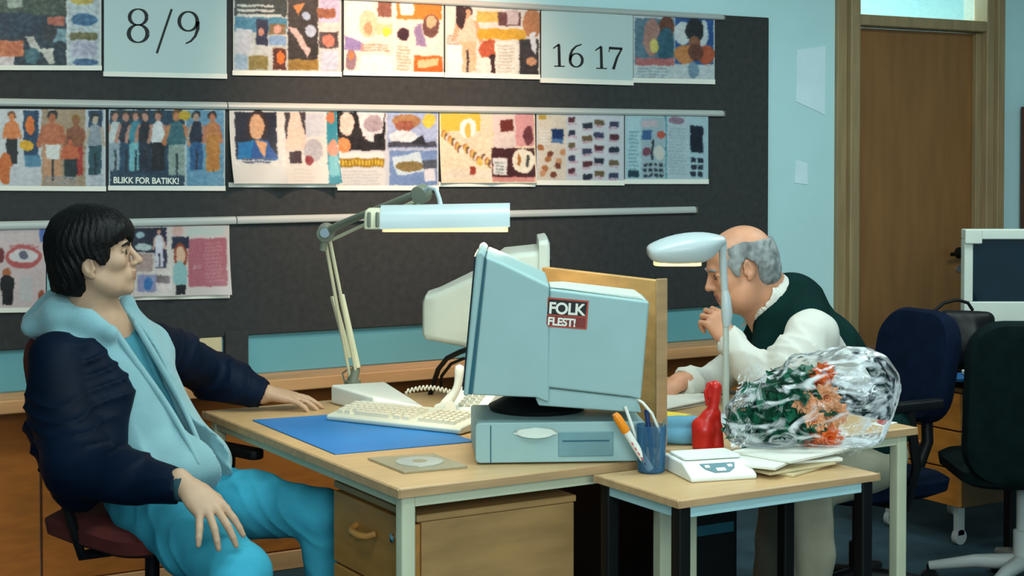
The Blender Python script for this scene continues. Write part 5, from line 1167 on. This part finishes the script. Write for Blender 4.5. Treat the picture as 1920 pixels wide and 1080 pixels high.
# hair: shell over the skull, cut at the brow, around the ears and at the nape
def inv(c, R, s): return lambda X, Y, Z: tuple(((X - c[0]) * R[0, i] + (Y - c[1]) * R[1, i] + (Z - c[2]) * R[2, i]) / s for i in range(3))
H = Field(tuple(hc - .17), tuple(hc + .17), .0033)
def HE(p, r, k=.02, op='add'): H.ell(qh(*p), np.array(r) * .985, RH, k, op)
HE((-.020, 0, .040), (.111, .098, .106), .01); HE((.028, 0, .062), (.074, .084, .062), .03); HE((-.055, 0, -.03), (.072, .082, .075), .03); HE((-.078, 0, -.075), (.045, .062, .045), .03)
HE((.020, .070, -.005), (.022, .014, .040), .012); HE((.020, -.070, -.005), (.022, .014, .040), .012); HE((.078, .0, .058), (.030, .064, .036), .02)
f = inv(hc, RH, .985)
def cutface(X, Y, Z):
    x, y, z = f(X, Y, Z); fr = .040 + .012 * np.sin(y * 90 + .6) - .03 * np.clip(x - .07, 0, 1)
    a = np.maximum(z - (.030 + .010 * np.sin(y * 120 + 1.2 * np.sin(y * 60))), .052 - x + .1 * np.clip(z, -1, .05))     # face opening
    b = np.maximum(z + .018 + .25 * (x - .0), .014 - x)                              # below sideburn
    d = np.sqrt((x + .0) ** 2 + ((z + .036) * .78) ** 2) - .0265; d = np.maximum(d, .040 - np.abs(y))   # around ear
    e = np.maximum(z + .058, -.024 - x)
    g = z + .098 + .3 * (x + .06)
    return np.minimum(np.minimum(np.minimum(a, b), np.minimum(d, e)), g)
H.carve(cutface)
def strands(X, Y, Z):
    x, y, z = f(X, Y, Z); a = np.arctan2(y, x + .02 * z + .001); return .0009 * np.sin(a * 34 + 3 * np.sin(z * 40)) + .0008 * np.sin(a * 71 + z * 90) + wob(X, Y, Z, 60, .0018)
H.rough(strands); H.build('hair', M['hairblack'], man1)
MBb = MB()
for y in (-1, 1):
    MB().tube([qh(.097, y * .016, .018), qh(.097, y * .032, .024), qh(.085, y * .050, .019)], [.0035, .0045, .0025], 8).build('eyebrow', M['hairblack'], man1, smooth=True)
# tee
T = Field((-.55, -.4, .42), (.4, .35, 1.2), .007)
T.ell(chest, (.106, .150, .195), CR, .03).ell(belly, (.104, .140, .16), CR, .06).cap(neck1 + np.array([.0, 0, -.05]), neck1 + np.array([.004, 0, -.012]), .085, .066, .03).ell(pelv + np.array([.01, 0, .03]), (.115, .150, .09), CR, .05)
T.rough(lambda X, Y, Z: .0025 * np.sin(Z * 60 + 20 * X + 2 * np.sin(Y * 30)))
T.cap(neck1 + np.array([.03, 0, .0]), neck0 + np.array([0, 0, .03]), .058, .06, .01, 'sub')
T.build('t_shirt', M['tee'], man1)
# hoodie body
Hd = Field((-.6, -.42, .44), (.42, .42, 1.25), .0062)
Hd.ell(chest + chF * .004, (.132, .178, .205), CR, .03).ell(belly + chF * .010, (.134, .168, .18), CR, .06).ell(pelv + np.array([0, 0, .045]), (.136, .170, .105), CR, .06)
Hd.cap(neck1 + np.array([-.01, 0, -.05]), shN + np.array([0, 0, -.005]), .075, .062, .04).cap(neck1 + np.array([-.01, 0, -.05]), shF + np.array([0, 0, -.005]), .075, .062, .04)
Hd.chain([A(60, 612, 4.26), A(110, 592, 4.24), A(165, 604, 4.22), A(205, 622, 4.2)], [.028, .046, .038, .026], .03)   # hood roll, near side
Hd.chain([A(70, 606, 4.36), A(110, 575, 4.36), A(108, 555, 4.33)], [.045, .045, .022], .04)
Hd.chain([A(222, 580, 4.33), A(238, 566, 4.35), A(262, 610, 4.37)], [.014, .016, .015], .02)
Hd.cap(A(382, 862, 4.27), A(340, 880, 4.20), .045, .05, .08)
Hd.cap(A(382, 862, 4.27), A(392, 872, 4.38), .045, .055, .08)
fc = inv(chest, CR, 1.0)
ZN = [Hd.hit(x, y, 3.9, 4.6, O1, .004) for x, y in [(206, 606), (228, 640), (256, 682), (286, 722), (314, 762), (340, 804), (362, 846), (374, 876)]]
ZF = [Hd.hit(x, y, 3.9, 4.7, O1, .002) for x, y in [(248, 596), (274, 640), (302, 688), (326, 730), (346, 768), (366, 812), (384, 856)]]
a0, a1, b0, b1 = ZN[0], ZN[5], ZF[0], ZF[4]; nA = unit(np.cross(a1 - a0, chF)); nB = unit(np.cross(b1 - b0, chF))
if (b0 - a0) @ nA < 0: nA = -nA
if (a0 - b0) @ nB < 0: nB = -nB
def vee(X, Y, Z):
    x, y, z = fc(X, Y, Z)
    dA = (X - a0[0]) * nA[0] + (Y - a0[1]) * nA[1] + (Z - a0[2]) * nA[2]; dB = (X - b0[0]) * nB[0] + (Y - b0[1]) * nB[1] + (Z - b0[2]) * nB[2]
    return np.maximum(np.maximum(-dA, -dB), .02 - x)
Hd.carve(vee)
Hd.cap(neck1 + np.array([.012, 0, -.03]), neck0 + np.array([0, 0, .02]), .066, .075, .012, 'sub')
def folds(X, Y, Z):
    x, y, z = fc(X, Y, Z); u = z * 40 + 24 * y + 2.6 * np.sin(y * 19 + x * 14) + 2 * np.sin(z * 17); return -.013 * (1 - np.abs(np.sin(u * .5))) ** 2 * np.clip(.15 + (-z) * 3, .05, 1) * np.clip(.5 + np.sin(y * 25 + z * 12), 0, 1) + wob(X, Y, Z, 30, .003)
Hd.rough(folds)
hd_o = Hd.build('hoodie', M['hoodie'], man1)
# raised edges of the open zip
MB().tube(ZN, [.010, .011, .011, .011, .010, .009, .008, .007], 8).build('zip_edge', M['hoodie'], man1, smooth=True, sub=1)
MB().tube(ZF, [.008, .010, .010, .009, .008, .007, .006], 8).build('zip_edge', M['hoodie'], man1, smooth=True, sub=1)
# sleeves
def fold_at(a, b, n, amp, ph=0.0):
    a = np.array(a); d = np.array(b) - a; l = np.linalg.norm(d); d /= l
    def fn(X, Y, Z):
        t = ((X - a[0]) * d[0] + (Y - a[1]) * d[1] + (Z - a[2]) * d[2]) / l
        u = t * n * 2 * PI + 3.2 * np.sin(X * 17 + Z * 9 + ph) + 2.6 * np.sin(Z * 21 - Y * 15 + ph * 2) + 1.3 * np.sin(Y * 40 + ph)
        r = (1 - np.abs(np.sin(u * .5))) ** 2
        mask = np.clip(.55 + .8 * np.sin(X * 13 + Y * 19 + ph * 3) * np.sin(Z * 15 + ph), 0, 1)
        return -amp * 2.0 * r * mask * np.clip(1.1 - np.abs(t - .5), 0, 1)
    return fn
S = Field((-.62, -.72, .42), (.15, .25, 1.22), .0062)
S.chain([A(106, 672, 4.14), A(112, 760, 4.10), A(145, 868, 4.0)], [.070, .078, .080], .03).chain([A(165, 672, 4.19), A(196, 740, 4.17), A(190, 830, 4.12)], [.050, .062, .065], .04)
S.chain([A(145, 872, 4.0), A(240, 898, 3.92), A(340, 912, 3.845)], [.082, .064, .040], .03).chain([A(110, 800, 4.2), A(150, 900, 4.15)], [.08, .08], .04)
S.rough(fold_at(A(120, 660, 4.1), A(150, 880, 4.0), 6, .0065)); S.rough(lambda X, Y, Z: wob(X, Y, Z, 26, .006, 1.0))
S.cap(A(346, 914, 3.842), A(400, 930, 3.80), .036, .05, .004, 'sub')
S.build('right_sleeve', M['navy'], man1)
S = Field((-.15, -.15, .55), (.5, .6, 1.2), .0062)
S.chain([A(290, 648, 4.43), A(330, 668, 4.55), A(398, 704, 4.72), A(440, 718, 4.70), A(484, 737, 4.685)], [.066, .066, .064, .056, .044], .03)
S.rough(fold_at(A(290, 648, 4.4), A(484, 746, 4.68), 6, .005, 2.0)); S.rough(lambda X, Y, Z: wob(X, Y, Z, 30, .004, 2.0))
S.cap(A(488, 741, 4.685), A(530, 746, 4.68), .030, .05, .004, 'sub')
S.build('left_sleeve', M['navy'], man1)
MB().tube([A(338, 912, 3.845), A(350, 916, 3.835)], [.036, .034], 20).build('cuff', mat('dark teal knit', (30, 66, 76), .9), man1, 0.004, smooth=True)
# jeans
J = Field((-.35, -.75, .02), (.62, .4, .82), .0068)
J.ell(pelv + np.array([0, 0, -.02]), (.125, .165, .105), CR, .05).chain([hipN, (hipN + knN) / 2 + np.array([0, 0, .005]), knN], [.104, .094, .072], .04).chain([knN, (knN + anN) / 2, anN], [.070, .066, .058], .02)
J.chain([hipF, (hipF + knF) / 2 + np.array([0, 0, -.004]), knF], [.098, .084, .064], .04).chain([knF, (knF + anF) / 2, anF], [.062, .060, .055], .02)
J.rough(fold_at(hipN, knN, 2.2, .0026, 1)); J.rough(lambda X, Y, Z: wob(X, Y, Z, 17, .006, .4) + wob(X, Y, Z, 45, .0018, 1.4)); J.rough(fold_at(A(480, 1000, 4.2), A(620, 930, 4.2), 2.5, .0024, 3))
J.build('jeans', M['jeans'], man1)
for a_ in (anN, anF):
    S = Field((a_[0] - .12, a_[1] - .12, -.005), (a_[0] + .24, a_[1] + .12, .14), .006)
    S.chain([a_ + np.array([-.03, 0, -.045]), a_ + np.array([.06, -.01, -.05]), a_ + np.array([.15, -.02, -.055])], [.042, .042, .035], .03).carve(lambda X, Y, Z: Z - .002); S.build('shoe', M['black'], man1)
office_chair('office chair with dark red cushions under the seated dark-haired man', tuple(fromL(pel[0] - .03, pel[1] + .02)), math.atan2(*(lambda v: (v[1], v[0]))(fromL(.73, -.68))) - PI / 2, M['redcloth'], .42, .42, .30, .50, .60, armz=.15)
#_REFINE_1

# ---------------------------------------------------------------- the grey-haired man on the right
pel2 = L(1612, 835, 4.98); O2 = np.array([pel2[0], pel2[1], 0.0])
man2 = thing('person', 'grey-haired balding man in a dark green vest and white shirt leaning over the right desk', 'person', tuple(fromL(pel2[0], pel2[1])), -TH)
def Bp(px, py, d): return L(px, py, d) - O2
tl = math.radians(20); Fh2 = unit(np.array([-math.cos(.10), -math.sin(.10) * 1.0, 0])); Fd2 = unit(Fh2 * math.cos(tl) - np.array([0, 0, 1.]) * math.sin(tl)); Ud2 = unit(Fh2 * math.sin(tl) + np.array([0, 0, 1.]) * math.cos(tl))
hc2 = Bp(1388, 500, 4.85); s2 = 1.0
nk0 = Bp(1425, 545, 4.87); nk1 = Bp(1466, 586, 4.90)
sN = Bp(1512, 622, 4.73); eN = Bp(1448, 738, 4.62); wN = Bp(1368, 640, 4.72)
sF = Bp(1425, 655, 5.05); eF = Bp(1345, 712, 5.02); wF = Bp(1275, 716, 4.93)
hN = Bp(1612, 868, 4.90); kN = Bp(1510, 905, 4.70); aN = Bp(1515, 1200, 4.72); aN[2] = .09
hF = Bp(1590, 860, 5.12); kF = Bp(1470, 900, 5.0); aF = Bp(1450, 1100, 5.2); aF[2] = .09
pv = Bp(1612, 835, 4.98)
G = Field((-.70, -.52, .02), (.22, .35, 1.36), .0065, fine=((2, hc2[2] - .15, hc2[2] + .14, .0034), (0, hc2[0] - .15, hc2[0] + .12, .0036), (1, hc2[1] - .10, hc2[1] + .10, .0042)))
tF = unit(np.array([-.75, -.45, -.45])); tL = unit(np.cross(np.array([.5, .3, -.8]), tF)); TU = np.cross(tF, tL)
spine = unit(nk1 - pv); side = unit(np.array([.512, -.859, 0])); side = unit(side - spine * (side @ spine)); frontd = np.cross(spine, side); BR = np.stack([frontd, side, spine], 1)
G.ell(pv * .35 + nk1 * .65 + np.array([0, 0, -.02]), (.10, .14, .17), BR, .04).ell(pv * .7 + nk1 * .3, (.10, .13, .15), BR, .05).ell(pv, (.11, .15, .10), BR, .05)
G.chain([nk1, nk0], [.066, .060], .03).cap(nk1, sN, .055, .05, .04).cap(nk1, sF, .055, .05, .04)
G.chain([sN, eN, wN], [.046, .038, .027], .02).chain([sF, eF, wF], [.046, .038, .027], .02).chain([hN, kN, aN], [.07, .05, .035], .02).chain([hF, kF, aF], [.07, .05, .035], .02)
q2, RH2 = head(G, hc2, Fd2, Ud2, s2, heavy=1.0)
G.ell(q2(.03, 0, -.095), (.05, .045, .03), RH2, .03).cap(q2(-.045, 0, -.02), nk1, .058, .068, .03).cap(q2(.01, 0, -.095), nk1 + np.array([-.05, 0, -.03]), .040, .05, .04)
# fist under the chin
fd = unit(np.array([-.35, -.05, .9]))
hand(G, Bp(1366, 640, 4.715), Bp(1345, 612, 4.73) - Bp(1366, 645, 4.715), np.array([.3, -.8, .25]), [(.9, 1.2, .7), (.95, 1.25, .7), (1.0, 1.25, .7), (1.05, 1.25, .7)], (.05, .0, -.05, -.1), [(.8, .5, -.5), (.6, -.3, -.7), (.4, -.6, -.6)], .98, .006, -1)
hand(G, wF, np.array([-.92, -.1, -.28]), np.array([-.2, -.25, 1.0]), [(.35, .7, .4), (.4, .75, .4), (.5, .8, .4), (.6, .8, .4)], (.1, .0, -.08, -.15), [(.8, .4, -.5), (.9, .0, -.5), (.9, -.2, -.4)], .98, .006, 1)
def pick2(c):
    r = (c - hc2) @ RH2
    return ((np.abs(r[:, 2] + .0645) < .011) & (r[:, 0] > .090) & (np.abs(r[:, 1]) < .022) & (r[:, 2] < -.052)).astype(int)
G.build('body', [M['skin2'], mat('ruddy lips', (160, 96, 80), .45)], man2, pick2, 1)
eyes(q2, man2, s2, hc2)
H = Field(tuple(hc2 - .17), tuple(hc2 + .17), .0034)
def HE(p, r, k=.02, op='add'): H.ell(q2(*p), np.array(r), RH2, k, op)
HE((-.020, 0, .030), (.104, .087, .088), .01); HE((-.060, 0, -.015), (.062, .076, .070), .02); HE((-.062, 0, -.05), (.045, .062, .04), .02); HE((.022, .072, .0), (.020, .012, .030), .01); HE((.022, -.072, .0), (.020, .012, .030), .01)
f2_ = inv(hc2, RH2, 1.0)
def cut2(X, Y, Z):
    x, y, z = f2_(X, Y, Z)
    top = .040 + .55 * np.clip(-x - .02, -.03, .2) * -0.15 - z + .0 * y          # bald crown
    top = np.maximum(-top, -.092 - x)
    face = np.maximum(.026 + .25 * np.clip(z, -.05, .05) - x, -1.0)
    face = -(np.abs(0) + face)
    ear = np.sqrt((x + .006) ** 2 + ((z + .012) * .74) ** 2) - .028; ear = np.maximum(ear, .045 - np.abs(y))
    sb = np.maximum(z + .018, .006 - x); low = np.maximum(z + .045, -.03 - x); nape = z + .088
    fa = .030 - x
    return np.minimum(np.minimum(np.minimum(-top, fa) * 1.0, ear), np.minimum(np.minimum(sb, low), nape)) if False else np.minimum(np.minimum(np.maximum(.046 + .35 * np.minimum(x, .0) * -0.4 - z, -9) * -1 * -1, fa), np.minimum(np.minimum(ear, sb), np.minimum(low, nape)))
def cut2(X, Y, Z):                       # negative where hair is removed
    x, y, z = f2_(X, Y, Z)
    bald = (.076 - .25 * np.clip(-x - .02, 0, .08) - .1 * np.clip(x, 0, .1)) - z          # above this height: bare
    fa = .050 - x + .35 * np.clip(z - .01, 0, .06)
    ear = np.maximum(np.sqrt((x + .006) ** 2 + ((z + .012) * .74) ** 2) - .028, .045 - np.abs(y))
    sb = np.maximum(z + .018, .006 - x); low = np.maximum(z + .045, -.03 - x); nape = z + .088
    return np.minimum(np.minimum(np.minimum(bald, fa), ear), np.minimum(np.minimum(sb, low), nape))
H.carve(cut2); H.rough(lambda X, Y, Z: wob(X, Y, Z, 160, .0022) + wob(X, Y, Z, 70, .002)); H.build('hair', M['hairgrey'], man2)
for y in (-1, 1):
    MB().tube([q2(.097, y * .016, .020), q2(.096, y * .032, .026), q2(.085, y * .050, .020)], [.003, .0045, .003], 8).build('eyebrow', M['hairgrey'], man2, smooth=True)
# shirt: collar, sleeves
S = Field((-.72, -.55, .55), (.2, .35, 1.2), .0065)
S.chain([nk1 + spine * -.02, nk1 + (nk0 - nk1) * .62], [.088, .087], .02).cap(nk1, sN, .05, .05, .03).cap(nk1, sF, .05, .05, .03)
S.chain([sN + np.array([.012, -.03, -.012]), sN * .5 + eN * .5 + np.array([.014, -.02, -.01]), eN], [.080, .082, .056], .03).chain([eN, eN * .5 + wN * .5, wN], [.054, .050, .039], .02)
S.chain([sF, eF, wF * .8 + eF * .2], [.07, .048, .044], .03)
S.cap(Bp(1560, 650, 4.75), Bp(1600, 715, 4.80), .04, .05, .04)
S.rough(fold_at(sN, eN, 4, .005)); S.rough(lambda X, Y, Z: wob(X, Y, Z, 30, .005)); S.rough(fold_at(sF, wF, 5, .004))
S.cap(nk1 + (nk0 - nk1) * .25, nk0 + (nk0 - nk1) * .8, .074, .075, .004, 'sub')
S.cap(wN, wN + unit(wN - eN) * .1, .032, .05, .003, 'sub').cap(wF + np.array([.0, 0, 0]), wF + unit(wF - eF) * .1, .033, .05, .003, 'sub')
S.build('shirt', M['shirt'], man2)
cp = [nk1 + (nk0 - nk1) * .42 + side * .075, nk1 + (nk0 - nk1) * .15 + side * .07 + frontd * .05, nk1 + frontd * .085 + side * .03 + spine * -.01]
# vest
V = Field((-.58, -.42, .5), (.30, .42, 1.25), .0062)
V.ell(pv * .36 + nk1 * .64 + np.array([.012, 0, -.005]), (.155, .175, .19), BR, .04).ell(pv * .68 + nk1 * .32 + np.array([.02, 0, 0]), (.158, .168, .18), BR, .06).ell(pv + np.array([0, 0, .03]), (.155, .175, .10), BR, .05)
V.cap(nk1 + np.array([.03, 0, .012]), sN + np.array([-.0, .04, .02]), .100, .078, .04).cap(nk1 + np.array([.03, 0, .012]), sF + np.array([-.01, -.02, .01]), .100, .066, .04)
V.cap(nk1 + np.array([-.02, -.06, -.03]), Bp(1440, 720, 4.80), .07, .07, .05)
V.rough(lambda X, Y, Z: wob(X, Y, Z, 22, .005, .7)); V.rough(fold_at(nk1, pv, 5, .003))
V.cap(nk1 + (nk0 - nk1) * .30, nk0 + (nk0 - nk1) * .8, .084, .086, .004, 'sub')
V.cap(sN + np.array([.015, -.035, -.02]), eN + np.array([.02, -.03, 0]), .078, .085, .01, 'sub')
V.cap(sF + np.array([0, .0, 0]), eF, .078, .09, .01, 'sub')
CP = [V.hit(x, y, 4.5, 5.1, O2, .010) for x, y in ((1458, 534), (1444, 554), (1430, 573), (1416, 591), (1404, 606))]
V.build('vest', M['vest'], man2)
cm = MB(); r_a, r_b = [], []
for i, p in enumerate(CP):
    p = np.array(p); o_ = np.array([-.012, -.010, .006]); w_ = np.array([-.022, -.002, -.012]) * (1 + .3 * i / 4)
    r_a.append([p, p + o_ * .2 + w_ * .4, p + w_, p + w_ + np.array([0, .012, 0]), p + w_ * .4 + np.array([0, .014, 0]), p + np.array([0, .012, 0])])
cm.loft(r_a).build('collar', M['shirt'], man2, 0.002, smooth=True)
P_ = Field((-.6, -.5, .02), (.25, .4, .80), .0075)
P_.ell(pv + np.array([0, 0, -.03]), (.13, .17, .11), BR, .05).chain([hN, kN], [.10, .078], .04).chain([kN, (kN + aN) / 2 + np.array([.01, 0, 0]), aN], [.076, .076, .070], .02).chain([hF, kF], [.10, .076], .04).chain([kF, aF], [.074, .066], .02)
P_.rough(lambda X, Y, Z: wob(X, Y, Z, 24, .005)); P_.rough(lambda X, Y, Z: .004 * np.sin(np.arctan2(Y - kN[1], X - kN[0]) * 5 + Z * 6) + 0 * Z)
P_.build('trousers', M['pants'], man2)
for a_ in (aN, aF):
    S = Field((a_[0] - .26, a_[1] - .12, -.005), (a_[0] + .12, a_[1] + .12, .14), .006)
    S.chain([a_ + np.array([.03, 0, -.045]), a_ + np.array([-.06, -.02, -.05]), a_ + np.array([-.15, -.04, -.055])], [.042, .042, .035], .03).carve(lambda X, Y, Z: Z - .002); S.build('shoe', M['black'], man2)
ch2 = W(1610, 850, 5.14)
office_chair('navy blue office chair behind the grey-haired man', (ch2[0], ch2[1], 0), PI / 2 - .02, M['navycloth'], .37, .34, .20, .46, .60, armz=.25)
ch3 = W(1918, 850, 5.30)
office_chair('dark green office chair with pale metal base, nearest the right edge', (ch3[0], ch3[1], 0), -PI * .18, M['greencloth'], .53, .50, .12, .46, .42, metal=M['rail'], arm=False)
for n in ('navel',): pass
